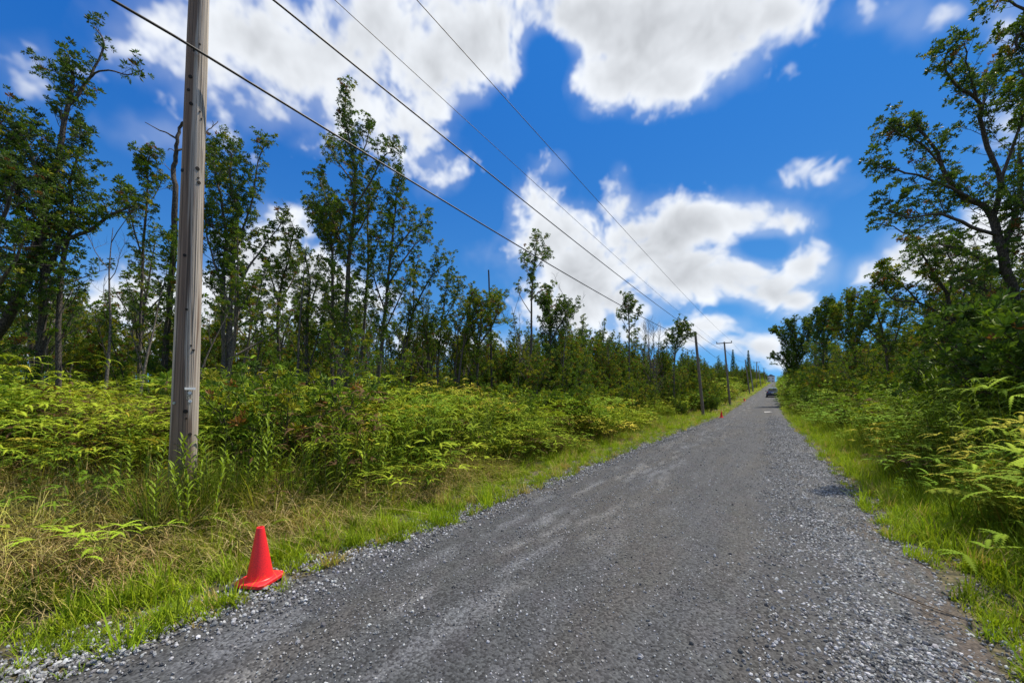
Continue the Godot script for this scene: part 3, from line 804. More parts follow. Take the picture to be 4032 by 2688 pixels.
func build_land() -> void:
	var xs := PackedFloat32Array()
	var x := -300.0
	while x < 300.0:
		xs.append(x)
		var ax := maxf(absf(x + 1.3) - 4.0, 0.0)
		x += 0.3 + ax * 0.09
	xs.append(300.0)
	var ss := PackedFloat32Array()
	var s := -60.0
	while s < 900.0:
		ss.append(s)
		s += 0.35 + maxf(absf(s - 6.0) - 12.0, 0.0) * 0.05
	ss.append(900.0)
	var g := part("ground", sheet(xs, ss, func(a, b): return Vector3(a, ground_height(a, -b) - (0.08 if a - bend(b) > -3.2 and a - bend(b) < 0.7 else 0.0), -b), func(_a, _b): return Color.WHITE, M.earth))
	tag(g, "dark earth under the ferns and grass beside the road", "ground", "", "structure")
	var rx := PackedFloat32Array()
	for k in 49: rx.append(k / 48.0)
	var rs := PackedFloat32Array()
	s = -8.0
	while s < 380.0:
		rs.append(s)
		s += 0.12 + maxf(s - 8.0, 0.0) * 0.02
	rs.append(400.0)
	var road := part("road", sheet(rx, rs,
		func(a, b):
			var w := lerpf(road_edge(b, false), road_edge(b, true), a)
			var crown := 0.045 * (1.0 - pow(2.0 * a - 1.0, 2.0))
			return Vector3(w + bend(b), road_height(b) + 0.012 + crown + patch.get_noise_2d(w * 9.0, b * 4.0) * 0.006 - (0.05 if a == 0.0 or a == 1.0 else 0.0), -b),
		func(a, b): return road_tone(lerpf(-3.54, 1.18, a), b), M.gravel))
	tag(road, "grey crushed gravel road running straight uphill to the horizon", "road", "", "structure")

# ---------------------------------------------------------------- plant shapes (grey-white; each copy brings its own colour)
func shade() -> Color:
	var s := rr(0.72, 1.28)
	return Color(s * rr(0.93, 1.07), s, s)

func pinna(acc: Acc, base: Vector3, dir: Vector3, side: Vector3, length: float, width: float, droop: float, comb: bool) -> void:
	var col := shade()
	if not comb:
		blade(acc, base, dir, side, length, width, droop, 3, col, 0.35)
		return
	var segs := 9
	var p := base
	var d := dir
	for k in segs:
		var f := (k + 0.5) / segs
		var w := width * (1.0 - pow(absf(f - 0.3) / 0.7, 2.0)) if f > 0.3 else width * (0.6 + 1.3 * f)
		var q := p + d * length / segs
		var ahead := d * length / segs * 0.9
		var sag := Vector3.DOWN * w * 0.12
		acc.tri(p - d * length / segs * 0.3, p + side * w * 0.5 + ahead + sag, q, col)
		acc.tri(p - d * length / segs * 0.3, q, p - side * w * 0.5 + ahead + sag, col)
		p = q
		d = (d + Vector3.DOWN * droop * 0.33 * (0.5 + f)).normalized()

func fern_clump(sd: int, comb: bool) -> ArrayMesh:
	# scrambling forked fern: wiry stalks, each fork ending in a fan of drooping comb leaves
	rng.seed = sd
	var acc := Acc.new()
	for k in 24:
		var a := rr(0, TAU)
		var rad := sqrt(rng.randf()) * 0.5
		var foot := Vector3(cos(a) * rad, 0, sin(a) * rad)
		var h := rr(0.4, 1.0)
		var lean := Vector3(cos(a) * 0.25, 1, sin(a) * 0.25).normalized()
		var head := foot + lean * h
		blade(acc, foot, lean, Vector3(rr(-1, 1), 0, rr(-1, 1)).normalized(), h, 0.008, 0.0, 2, Color(0.55, 0.42, 0.4))
		var turn := rr(0, TAU)
		for j in 2:
			var fd := Vector3(cos(turn + j * 2.6), rr(0.1, 0.5), sin(turn + j * 2.6)).normalized()
			var arm := head + fd * rr(0.04, 0.14)
			var n := 2 + rng.randi() % 3
			for i in n:
				var b := turn + j * 2.6 + lerpf(-0.9, 0.9, i / (n - 1.0)) + rr(-0.2, 0.2)
				var pd := Vector3(cos(b), rr(0.1, 0.8), sin(b)).normalized()
				var ps := pd.cross(Vector3.UP).normalized()
				pinna(acc, arm, pd, (ps + Vector3.UP * rr(-0.3, 0.3)).normalized(), rr(0.10, 0.22), rr(0.026, 0.042), rr(0.35, 0.7), comb)
	return acc.mesh(M.fern)

func frond_plant(sd: int, fronds: int, length: float, upright: float, pairs: int) -> ArrayMesh:
	# feather fern: arching ribs with two rows of leaflets
	rng.seed = sd
	var acc := Acc.new()
	for k in fronds:
		var a := TAU * k / fronds + rr(-0.4, 0.4)
		var d := Vector3(cos(a) * (1.0 - upright), upright + rr(-0.1, 0.15), sin(a) * (1.0 - upright)).normalized()
		var len2 := length * rr(0.6, 1.1)
		var p := Vector3(cos(a), 0, sin(a)) * 0.03
		var tone := rr(0.8, 1.2)
		var step := len2 / (pairs + 3)
		for j in pairs + 3:
			var f := float(j) / (pairs + 3)
			var side := d.cross(Vector3.UP).normalized()
			var q := p + d * step
			var nrm := side.cross(d)
			acc.quad(p - side * 0.004, p + side * 0.004, q + side * 0.004, q - side * 0.004, Color(0.7, 0.6, 0.5))
			if j > 2:
				var w := length * 0.11 * (1.0 - pow(absf(f - 0.4) / 0.62, 2.2))
				for sgn in [-1.0, 1.0]:
					var ld: Vector3 = (side * sgn + d * 0.35 - nrm * 0.2 + Vector3.DOWN * 0.15).normalized()
					var s := tone * rr(0.85, 1.15)
					leaf(acc, p, ld, d, w * rr(0.9, 1.1), step * 0.85, 0.0, Color(s, s, s))
			p = q
			d = (d + Vector3.DOWN * lerpf(0.02, 0.16, f) * (1.4 - upright)).normalized()
	return acc.mesh(M.fern)

func plume_frond(acc: Acc, base: Vector3, heading: float, length: float, rise: float) -> void:
	# large twice-divided frond: side plumes, each a comb
	var d := Vector3(cos(heading), rise, sin(heading)).normalized()
	var p := base
	var steps := 15
	for j in steps:
		var f := float(j) / steps
		var side := d.cross(Vector3.UP).normalized()
		var q := p + d * length / steps
		acc.quad(p - side * 0.006, p + side * 0.006, q + side * 0.005, q - side * 0.005, Color(0.6, 0.5, 0.35))
		if f > 0.18:
			var w := length * 0.42 * (1.0 - pow((f - 0.18) / 0.84, 1.3)) + 0.03
			for sgn in [-1.0, 1.0]:
				var pd: Vector3 = (side * sgn + d * 0.55 + Vector3.UP * 0.08).normalized()
				pinna(acc, p, pd, pd.cross(Vector3.UP).normalized(), w, length * 0.07, 0.28, true)
		p = q
		d = (d + Vector3.DOWN * (0.03 + 0.15 * f)).normalized()

func plume_fern(sd: int, fronds: int, length: float) -> ArrayMesh:
	rng.seed = sd
	var acc := Acc.new()
	for k in fronds:
		plume_frond(acc, Vector3(rr(-0.06, 0.06), 0, rr(-0.06, 0.06)), TAU * k / fronds + rr(-0.4, 0.4), length * rr(0.7, 1.15), rr(0.9, 1.7))
	return acc.mesh(M.fern)

func grass_tuft(sd: int, blades: int, h0: float, h1: float, width: float, droop: float, spread: float, m: Material) -> ArrayMesh:
	rng.seed = sd
	var acc := Acc.new()
	for k in blades:
		var a := rr(0, TAU)
		var foot := Vector3(rr(-1, 1), 0, rr(-1, 1)) * spread
		var lean := rr(0.1, 0.75)
		var d := Vector3(cos(a) * lean, 1, sin(a) * lean).normalized()
		blade(acc, foot, d, Vector3(-sin(a), rr(-0.3, 0.3), cos(a)).normalized(), rr(h0, h1), width * rr(0.7, 1.3), droop * rr(0.5, 1.5), 3, shade(), 0.3)
	return acc.mesh(m)

func straw_mat(sd: int) -> ArrayMesh:
	# long dead stems lying over one another
	rng.seed = sd
	var acc := Acc.new()
	for k in 34:
		var a := rr(-0.9, 0.9) + (PI if rng.randf() < 0.35 else 0.0)
		var foot := Vector3(rr(-0.35, 0.35), rr(0.0, 0.1), rr(-0.35, 0.35))
		var d := Vector3(cos(a), rr(0.05, 0.75), sin(a)).normalized()
		blade(acc, foot, d, Vector3(-sin(a), rr(-0.5, 0.5), cos(a)).normalized(), rr(0.35, 0.85), rr(0.004, 0.008), rr(0.1, 0.4), 4, shade(), 0.2)
	return acc.mesh(M.straw)

func reed_stems(sd: int, stems: int, h: float, spread: float) -> Array:
	# upright cane with narrow leaves left and right
	rng.seed = sd
	var wood := Acc.new()
	var acc := Acc.new()
	for k in stems:
		var a := rr(0, TAU)
		var foot := Vector3(cos(a), 0, sin(a)) * spread * sqrt(rng.randf())
		var tall := h * rr(0.6, 1.1)
		var path := bent(foot, Vector3(rr(-0.22, 0.22), 1, rr(-0.22, 0.22)), tall, 0.0, 6, 0.05)
		tube(wood, path, 0.006, 0.003, 4, Color(0.10, 0.12, 0.03))
		var face := rr(0, TAU)
		var n := int(tall * 19.0)
		for j in n:
			var t := 0.18 + 0.82 * j / n
			var b := along(path, t)
			var q := face + (PI if j % 2 else 0.0) + rr(-0.4, 0.4)
			var d := Vector3(cos(q), rr(0.7, 1.3), sin(q)).normalized()
			var g := rr(0.75, 1.25)
			blade(acc, b[0], d, Vector3(-sin(q), 0, cos(q)), rr(0.12, 0.23), rr(0.019, 0.031), rr(0.25, 0.5), 3, Color(0.19 * g, 0.28 * g, 0.026 * g), 0.3)
	return [wood.mesh(M.bark_plain), acc.mesh(M.grass)]

func shrub_shape(sd: int, h: float, w: float, stems: int, density: float, size: float, tints: PackedFloat32Array) -> Array:
	rng.seed = sd
	var wood := Acc.new()
	var leaves := Acc.new()
	for k in stems:
		var a := TAU * k / stems + rr(-0.4, 0.4)
		var path := bent(Vector3(cos(a) * 0.06, -0.1, sin(a) * 0.06), Vector3(cos(a) * w / h, 1, sin(a) * w / h), h * rr(0.7, 1.05), 0.3, 6, 0.14)
		tube(wood, path, 0.018, 0.006, 4, Color(0.5, 0.45, 0.4))
		dress(wood, leaves, path, 0.018, 0.006, 0.18, w * 0.6, w * 0.35, density, size, Color(0.5, 0.45, 0.4), tints)
	return [wood.mesh(M.bark), leaves.mesh(M.leaf)]

func tree_shape(sd: int, h: float, spread: float, base: float, stems: int, density: float, size: float, pale: float, tints: PackedFloat32Array) -> Array:
	rng.seed = sd
	var wood := Acc.new()
	var leaves := Acc.new()
	var bark := Color(pale, pale * 0.97, pale * 0.93)
	for k in stems:
		var a := rr(0, TAU)
		var tall := h * (1.0 if k == 0 else rr(0.65, 0.95))
		var lean := 0.03 if k == 0 else 0.16
		var path := bent(Vector3(cos(a), 0, sin(a)) * (0.0 if k == 0 else 0.12) + Vector3(0, -0.25, 0), Vector3(cos(a) * lean, 1, sin(a) * lean), tall + 0.25, 0.15, 12, 0.09)
		var r := 0.012 * tall * (1.0 if k == 0 else 0.7)
		tube(wood, path, r, r * 0.15, 6, bark, 0.08)
		dress(wood, leaves, path, r, r * 0.15, base + 0.25, spread * 0.55, spread * 0.22, density * 0.8, size, bark, tints)
		for j in 4:   # a few ascending limbs carry most of the crown
			var t := lerpf(base, 0.75, (j + rr(0.0, 0.8)) / 4.0)
			var b := along(path, t)
			var q := j * 2.4 + a + rr(-0.4, 0.4)
			var limb := bent(b[0], Vector3(cos(q), rr(0.7, 1.5), sin(q)), (1.0 - t) * tall * rr(0.5, 0.8), 0.5, 6, 0.15)
			tube(wood, limb, r * 0.45, 0.008, 4, bark)
			dress(wood, leaves, limb, r * 0.45, 0.008, 0.3, spread * 0.42, spread * 0.24, density, size, bark, tints)
	return [wood.mesh(M.bark), leaves.mesh(M.leaf)]

func bare_shape(sd: int, h: float, twiggy: float, pale: float) -> ArrayMesh:
	rng.seed = sd
	var wood := Acc.new()
	var bark := Color(pale, pale * 0.97, pale * 0.92)
	var path := bent(Vector3(0, -0.2, 0), Vector3(rr(-0.1, 0.1), 1, rr(-0.1, 0.1)), h + 0.2, 0.1, 10, 0.07)
	tube(wood, path, 0.009 * h, 0.006, 5, bark, 0.08)
	for k in int(twiggy):
		var b := along(path, rr(0.35, 0.95))
		var q := rr(0, TAU)
		var limb := bent(b[0], Vector3(cos(q), rr(0.6, 1.8), sin(q)), h * rr(0.1, 0.28), 0.5, 5, 0.2)
		tube(wood, limb, 0.012, 0.004, 3, bark)
		dress(wood, wood, limb, 0.012, 0.004, 0.4, 0.35, 0.2, 0.0, 0.1, bark, PackedFloat32Array([1.0]))
	return wood.mesh(M.bark)

func pine_shape(sd: int, h: float) -> Array:
	rng.seed = sd
	var wood := Acc.new()
	var leaves := Acc.new()
	tube(wood, PackedVector3Array([Vector3(0, -0.3, 0), Vector3(0, h * 0.5, 0), Vector3(0, h, 0)]), 0.2, 0.03, 6, Color(0.6, 0.55, 0.5))
	var y := h * 0.25
	while y < h:
		var w := (h - y) * 0.2 + 0.12
		for k in 6:
			var a := TAU * k / 6 + y * 3.0
			var d := Vector3(cos(a), 0.25, sin(a)).normalized()
			var limb := bent(Vector3(0, y, 0), d, w, 0.2, 3, 0.06)
			tube(wood, limb, 0.03, 0.01, 3, Color(0.4, 0.4, 0.35))
			for j in 7:
				var b := along(limb, 0.25 + j * 0.11)
				rosette(leaves, b[0], Vector3(rr(-0.5, 0.5), 1, rr(-0.5, 0.5)), 0.22, 0)
		y += 0.45
	return [wood.mesh(M.bark), leaves.mesh(M.leaf)]

func stone_shape(sd: int) -> ArrayMesh:
	rng.seed = sd
	var acc := Acc.new()
	var ring := []
	for j in 3:
		var lat := [-0.6, 0.1, 0.75][j] as float
		var pts := PackedVector3Array()
		for k in 6:
			var a := TAU * k / 6 + j * 0.4
			var r := cos(lat) * rr(0.75, 1.2)
			pts.append(Vector3(cos(a) * r, sin(lat) * rr(0.6, 0.85), sin(a) * r))
		ring.append(pts)
	var lo := Vector3(0, -0.75, 0)
	var hi := Vector3(rr(-0.2, 0.2), rr(0.7, 0.95), rr(-0.2, 0.2))
	for k in 6:
		var i := (k + 1) % 6
		acc.tri(lo, ring[0][i], ring[0][k], Color.WHITE)
		acc.tri(hi, ring[2][k], ring[2][i], Color.WHITE)
		for j in 2:
			acc.quad(ring[j][k], ring[j][i], ring[j + 1][i], ring[j + 1][k], Color.WHITE)
	return acc.mesh(M.stone)

# ---------------------------------------------------------------- ground cover
func tinted(c: Color, spread: float) -> Color:
	var s := rr(1.0 - spread, 1.0 + spread)
	return Color(c.r * s * rr(0.9, 1.1), c.g * s, c.b * s)

func spin(tilt: float) -> Basis:
	return Basis(Vector3(rr(-1, 1), 0, rr(-1, 1)).normalized(), rr(0.0, tilt)) * Basis(Vector3.UP, rr(0, TAU))

func on_ground(x: float, s: float, sink := 0.0) -> Vector3:
	return Vector3(x, ground_height(x, -s) - sink, -s)

var FERN_LIGHT := Color(0.29, 0.38, 0.03)
var FERN_GREEN := Color(0.15, 0.25, 0.02)
var FERN_YELLOW := Color(0.46, 0.42, 0.05)
var FERN_DEAD := Color(0.12, 0.075, 0.04)
var LAWN := Color(0.29, 0.40, 0.02)
var LAWN_DRY := Color(0.45, 0.37, 0.13)
var STRAW := Color(0.46, 0.36, 0.17)

func lawn() -> void:
	var short := [grass_tuft(901, 18, 0.04, 0.11, 0.006, 0.35, 0.05, M.grass), grass_tuft(902, 18, 0.05, 0.13, 0.006, 0.4, 0.06, M.grass)]
	var long := [grass_tuft(903, 15, 0.12, 0.26, 0.008, 0.3, 0.05, M.grass), grass_tuft(904, 14, 0.15, 0.34, 0.009, 0.35, 0.06, M.grass)]
	var bufs := [PackedFloat32Array(), PackedFloat32Array(), PackedFloat32Array(), PackedFloat32Array()]
	rng.seed = 12
	for side in [0, 1]:
		var s := -2.5
		while s < 330.0:
			var ds := 0.2 + maxf(s - 10.0, 0.0) * 0.03
			var width := 1.75 + (0.9 * smooth((s - 14.0) / 14.0) if side == 0 else 0.0)
			if side == 1: width = 1.35
			var dist := maxf(2.0, s)
			var per := clampf(1500.0 / dist, 18.0, 420.0)
			var grow := maxf(1.0, dist / 16.0)
			var many := int(per * ds * width / (grow * 0.9)) + 2
			for k in many:
				var ss := s + rr(0, ds)
				var f := rng.randf()
				var edge := road_edge(ss, side == 1)
				var x := (edge - f * width + 0.16) if side == 0 else (edge + f * width - 0.06)
				var clump := patch.get_noise_2d(x * 6.0 + 200.0, ss * 6.0)
				if f < 0.16 and clump < 0.02 + 0.5 * (0.16 - f): continue
				if clump < -0.32: continue
				x += bend(ss)
				if not in_view(x, -ss): continue
				if side == 0 and Vector2(x + 3.66, ss - 1.57).length() < 0.26: continue
				var tall: bool = f > 0.62 and rng.randf() < 0.35 or clump > 0.22 and rng.randf() < 0.5 or side == 1 and f > 0.2 and rng.randf() < 0.62
				var kind := (2 if tall else 0) + rng.randi() % 2
				var c := LAWN
				var dry := patch.get_noise_2d(x * 3.0 - 80.0, ss * 2.0)
				if rng.randf() < 0.07 + 0.55 * smooth(dry * 2.5 - 0.2) * (0.3 if side == 1 else 1.0): c = LAWN_DRY
				elif rng.randf() < 0.3: c = Color(0.17, 0.26, 0.018)
				var sc := grow * rr(0.7, 1.2)
				put(bufs[kind], spin(0.25).scaled_local(Vector3(sc, minf(sc, 1.5) * rr(0.8, 1.1), sc)), on_ground(x, ss, 0.01), tinted(c, 0.25))
			s += ds
	for k in 4:
		var o := copies("verge_grass", ([short, short, long, long][k])[k % 2], bufs[k])
		tag(o, ["short yellow green grass mown along the road verges", "short mixed grass and dry blades along the road verges", "longer grass blades standing along the road verges", "longest arching grass at the back of the verges"][k], "grass", "", "stuff")

func fern_banks() -> void:
	var near := [fern_clump(31, true), fern_clump(32, true), fern_clump(33, true)]
	var far := [fern_clump(34, false), fern_clump(35, false)]
	var bn := [PackedFloat32Array(), PackedFloat32Array(), PackedFloat32Array()]
	var bf := [PackedFloat32Array(), PackedFloat32Array()]
	rng.seed = 44
	for side in [0, 1]:
		var s := -4.0
		while s < 340.0:
			var ds := 0.3 + maxf(s - 12.0, 0.0) * 0.03
			var depth := 15.0 if side == 0 else 9.0
			if s > 40.0: depth = 6.0
			var per := clampf(95.0 / maxf(s, 6.0), 0.9, 12.0)
			var many := int(per * ds * depth) + 1
			for k in many:
				var ss := s + rr(0, ds)
				var f := pow(rng.randf(), 1.25)
				var foot := -5.0 - 1.2 * smooth((ss - 14.0) / 12.0) + patch.get_noise_2d(ss * 2.5, 7.0) * 0.5
				if side == 1: foot = 2.35 + patch.get_noise_2d(ss * 2.5, 17.0) * 0.4
				var x := foot - f * depth if side == 0 else foot + f * depth
				var lump := patch.get_noise_2d(x * 2.2 + 33.0, ss * 2.2)
				# the trampled strip of long grass in front of the large pole
				if side == 0 and ss < 4.0 and x > -6.9 + ss * 0.4 and rng.randf() < 0.95: continue
				if lump < -0.06 or (side == 1 and ss < 26.0 and rng.randf() < 0.45): continue
				x += bend(ss)
				if not in_view(x, -ss): continue
				var dist := sqrt(x * x + ss * ss)
				var rise := smooth(absf(x - bend(ss) - foot) / 0.8 + 0.2)
				var c := FERN_LIGHT
				var q := rng.randf() + patch.get_noise_2d(x * 1.2, ss * 1.2 + 60.0) * 0.7
				if q < 0.36: c = FERN_GREEN
				elif q > 0.95: c = FERN_YELLOW
				var brown := patch.get_noise_2d(x * 1.6 + 150.0, ss * 1.6)
				if rng.randf() < 0.05 + 0.7 * smooth(brown * 4.0 - 1.05): c = FERN_DEAD
				if side == 0 and x < -7.4 and x > -10.5 and ss > 0.9 and ss < 2.6 and rng.randf() < 0.7: c = FERN_DEAD
				if side == 1 and c != FERN_DEAD and rng.randf() < 0.72: c = FERN_GREEN
				var sc := rr(0.75, 1.2) * clampf(dist / 30.0, 1.0, 2.2) * (1.0 + 0.8 * bumps.get_noise_2d(x * 1.2 + 90.0, ss * 1.2))
				var b := spin(0.3).scaled_local(Vector3(sc, sc * (0.5 + 0.5 * rise) * (0.85 if c == FERN_DEAD else 1.0), sc))
				var p := on_ground(x, ss, 0.05) + Vector3(0, (0.25 + lump * 0.9) * rise * rng.randf(), 0)
				if dist < 13.0: put(bn[rng.randi() % 3], b, p, tinted(c, 0.22))
				else: put(bf[rng.randi() % 2], b, p, tinted(c, 0.25))
			s += ds
	var names := ["bright yellow green forked ferns covering the bank near the camera", "tangled forked ferns covering the bank near the camera", "drooping forked ferns covering the bank near the camera"]
	for k in 3: tag(copies("fern_cover", near[k], bn[k]), names[k], "fern", "", "stuff")
	for k in 2: tag(copies("fern_cover", far[k], bf[k]), ["sunlit forked ferns carpeting the banks farther along the road", "paler forked ferns carpeting the banks up to the crest"][k], "fern", "", "stuff")

func rough_grass() -> void:
	# the strip of long grass, half dead, between the lawn and the ferns
	var arch := [grass_tuft(911, 15, 0.35, 0.8, 0.009, 0.28, 0.09, M.grass), grass_tuft(912, 13, 0.3, 0.65, 0.009, 0.36, 0.1, M.grass)]
	var mats := [straw_mat(921), straw_mat(922)]
	var low := [fern_clump(36, true)]
	var ba := [PackedFloat32Array(), PackedFloat32Array()]
	var bm := [PackedFloat32Array(), PackedFloat32Array()]
	var bl := PackedFloat32Array()
	rng.seed = 91
	for k in 6400:
		var s := rr(-3.5, 6.5)
		var x := rr(-9.0, -4.6)
		if x < -8.3 + maxf(s, 0.0) * 0.3: continue
		if not in_view(x, -s): continue
		var q := patch.get_noise_2d(x * 3.0, s * 3.0 + 400.0)
		var back := smooth((-x - 4.75) / 0.8)
		var pos := on_ground(x, s, 0.02)
		var w := rng.randf() + q * 0.6
		if w < (0.66 if s < 1.3 and x > -7.2 else 0.38):
			put(bm[rng.randi() % 2], (Basis(Vector3.UP, rr(-0.7, 0.7)) * Basis(Vector3.RIGHT, rr(-0.25, 0.25))).scaled_local(Vector3.ONE * rr(0.7, 1.15)), pos + Vector3(0, rr(0, 0.3) * back, 0), tinted(STRAW if rng.randf() < 0.6 else Color(0.34, 0.33, 0.08), 0.25))
		elif w < 0.9:
			var sc := rr(0.5, 0.8) + 0.5 * back * smooth(s / 1.5 + 0.35)
			put(ba[rng.randi() % 2], spin(0.5).scaled_local(Vector3(sc, sc, sc)), pos, tinted(([Color(0.27, 0.32, 0.035), Color(0.18, 0.26, 0.025), Color(0.42, 0.37, 0.12)] if s > 1.4 or rng.randf() < 0.3 else [Color(0.4, 0.35, 0.11), Color(0.33, 0.31, 0.07), Color(0.46, 0.38, 0.16)])[rng.randi() % 3], 0.25))
		elif rng.randf() < 0.03:
			var sc := rr(0.4, 0.75)
			put(bl, spin(0.3).scaled_local(Vector3(sc, sc, sc)), pos, tinted(FERN_GREEN if rng.randf() < 0.5 else FERN_LIGHT, 0.25))
	for k in 90:   # the tall growth hugging the foot of the large pole
		var a := rr(-1.3, 1.3)
		var q := rr(0.16, 0.6)
		var x := -5.62 + cos(a) * q
		var s := 1.6 - sin(a) * q
		put(ba[rng.randi() % 2], spin(0.3).scaled_local(Vector3(1.0, rr(1.15, 1.7), 1.0)), on_ground(x, s), tinted([Color(0.22, 0.29, 0.03), Color(0.16, 0.24, 0.022), Color(0.36, 0.33, 0.09)][rng.randi() % 3], 0.25))
	for k in 1900:   # straw at the foot of the banks, all along
		var left := rng.randf() < 0.75
		var s := pow(rng.randf(), 1.6) * 45.0 + 1.5
		var foot := (-5.1 - 1.1 * smooth((s - 14.0) / 12.0) + patch.get_noise_2d(s * 2.5, 7.0) * 0.5) if left else 2.3
		var x := foot + rr(-0.35, 0.4)
		var heap := patch.get_noise_2d(s * 4.0, 300.0 if left else 350.0)
		if heap < 0.0 and rng.randf() < 0.75: continue
		if rng.randf() < 0.5:
			put(bm[rng.randi() % 2], Basis(Vector3.UP, rr(0, TAU)).scaled_local(Vector3(0.7, 0.5, 0.7) * rr(0.5, 0.9)), on_ground(x, s), tinted(STRAW, 0.3))
		else:
			put(ba[rng.randi() % 2], spin(0.4).scaled_local(Vector3.ONE * rr(0.4, 0.8)), on_ground(x, s), tinted([Color(0.22, 0.3, 0.025), Color(0.36, 0.35, 0.07)][rng.randi() % 2], 0.25))
	for k in 5200:   # grass and weeds standing up through the fern banks
		var left := rng.randf() < 0.7
		var s := pow(rng.randf(), 1.5) * 48.0 + 2.0
		var f := pow(rng.randf(), 1.7) * 7.0
		var foot := (-5.1 - 1.1 * smooth((s - 14.0) / 12.0)) if left else 2.3
		var x := foot - f if left else foot + f * 0.5
		if patch.get_noise_2d(x * 1.8 + 60.0, s * 1.8 + 11.0) < -0.05 and rng.randf() < 0.8: continue
		var sc := rr(0.8, 1.5) * (1.0 + s * 0.012)
		put(ba[rng.randi() % 2], spin(0.3).scaled_local(Vector3(sc * 0.8, sc, sc * 0.8)), on_ground(x, s), tinted([Color(0.26, 0.33, 0.03), Color(0.17, 0.27, 0.022), Color(0.34, 0.36, 0.05)][rng.randi() % 3], 0.28))
	for k in 1500:   # tall soft grass at the foot of the right bank
		var s := pow(rng.randf(), 1.3) * 40.0 + 1.0
		var x := rr(1.9, 3.0 + s * 0.02)
		put(ba[rng.randi() % 2], spin(0.35).scaled_local(Vector3.ONE * rr(0.45, 0.95)), on_ground(x, s), tinted([Color(0.2, 0.32, 0.025), Color(0.15, 0.25, 0.02), Color(0.3, 0.34, 0.035)][rng.randi() % 3], 0.25))
	tag(copies("long_grass", arch[0], ba[0]), "tall arching half-dry grass around the pole and along the banks", "grass", "", "stuff")
	tag(copies("long_grass", arch[1], ba[1]), "bent-over grass tufts around the pole and along the banks", "grass", "", "stuff")
	tag(copies("dry_straw", mats[0], bm[0]), "tan dead grass stems lying in front of the large pole", "straw", "", "stuff")
	tag(copies("dry_straw", mats[1], bm[1]), "pale flattened straw at the foot of the fern banks", "straw", "", "stuff")
	tag(copies("fern_cover", low[0], bl), "small ferns growing up through the long grass by the pole", "fern", "", "stuff")

func stones() -> void:
	var shapes := [stone_shape(51), stone_shape(52), stone_shape(53), stone_shape(54)]
	var bufs := [PackedFloat32Array(), PackedFloat32Array(), PackedFloat32Array(), PackedFloat32Array()]
	rng.seed = 61
	var spots := [[-4.02, -3.0, 24000, 0.42, 0.006, 0.018], [-0.05, 1.4, 90000, 0.40, 0.006, 0.0155], [-3.5, 1.1, 60000, 0.42, 0.004, 0.0095], [-3.5, 1.1, 1600, 0.5, 0.008, 0.019]]
	for q in spots:
		var many: int = q[2]
		for k in many:
			var s: float = -1.2 + pow(rng.randf(), 1.0 / q[3]) * 46.0
			var mid := (q[0] + q[1]) * 0.5 as float
			var x: float = mid + (q[1] - q[0]) * 0.5 * (rng.randf() + rng.randf() - 1.0) * 1.25 if many > 80000 or q[0] < -4.0 else rr(q[0], q[1])
			if not in_view(x, -s, 6.0) or rng.randf() < smooth((s - 16.0) / 28.0): continue
			var lump := patch.get_noise_2d(x * 4.0 + 80.0, s * 2.0)
			if lump < -0.1 and rng.randf() < 0.6: continue
			var r := rr(q[4], q[5]) * (1.0 if rng.randf() < 0.93 else 1.5) * (1.0 + maxf(s - 6.0, 0.0) * 0.02)
			var tone := 0.09 + 0.40 * pow(rng.randf(), 1.6)
			var a := clampf((x + 3.66) / 4.78, 0.0, 1.0)
			var y := maxf(ground_height(x, -s), 0.012 + 0.045 * (1.0 - pow(2.0 * a - 1.0, 2.0)))
			put(bufs[rng.randi() % 4], Basis.from_euler(Vector3(rr(0, TAU), rr(0, TAU), rr(0, TAU))).scaled_local(Vector3(r, r * rr(0.55, 0.9), r * rr(0.7, 1.0))), Vector3(x, y + r * 0.25, -s), Color(tone * rr(0.92, 1.0), tone, tone * rr(1.0, 1.12)))
	for k in 4:
		tag(copies("gravel", shapes[k], bufs[k]), ["loose grey gravel strewn over the road and its shoulders", "pale angular gravel gathered along the road shoulders", "dark lava gravel mixed along the road shoulders", "small rounded gravel scattered over the road"][k], "gravel", "", "stuff")

func undergrowth(shapes: Array) -> void:
	rng.seed = 71
	var bufs := []
	for k in shapes.size(): bufs.append(PackedFloat32Array())
	for k in 1900:
		var left := rng.randf() < 0.72
		var s := rr(-6.0, 60.0) if rng.randf() < 0.5 else rr(40.0, 330.0)
		var x := (-8.6 - pow(rng.randf(), 1.4) * 30.0) if left else (4.2 + pow(rng.randf(), 1.5) * 18.0)
		if s > 40.0: x = (-6.4 - pow(rng.randf(), 1.5) * 14.0) if left else (3.0 + pow(rng.randf(), 1.5) * 9.0)
		x += bend(s)
		if not in_view(x, -s): continue
		var sc := rr(0.7, 1.25) * (0.62 if left and s < 14.0 else 1.0)
		if s > 40.0: sc *= 1.3
		put(bufs[rng.randi() % shapes.size()], spin(0.12).scaled_local(Vector3(sc, sc * rr(0.8, 1.3), sc)), on_ground(x, s, 0.05), tinted(Color(1, 1, 1), 0.25))
	var names := ["dim olive undergrowth filling the forest floor", "small-leaved undergrowth among the trunks", "brownish undergrowth at the forest edge"]
	for k in shapes.size():
		var holder: Array = shapes[k]
		var leafs := copies("undergrowth", holder[1], bufs[k])
		tag(leafs, names[k % 3], "undergrowth", "", "stuff")
		tag(copies("undergrowth_stems", holder[0], bufs[k]), "thin woody stems of the " + ["olive", "small-leaved", "brownish"][k % 3] + " undergrowth", "undergrowth", "", "stuff")

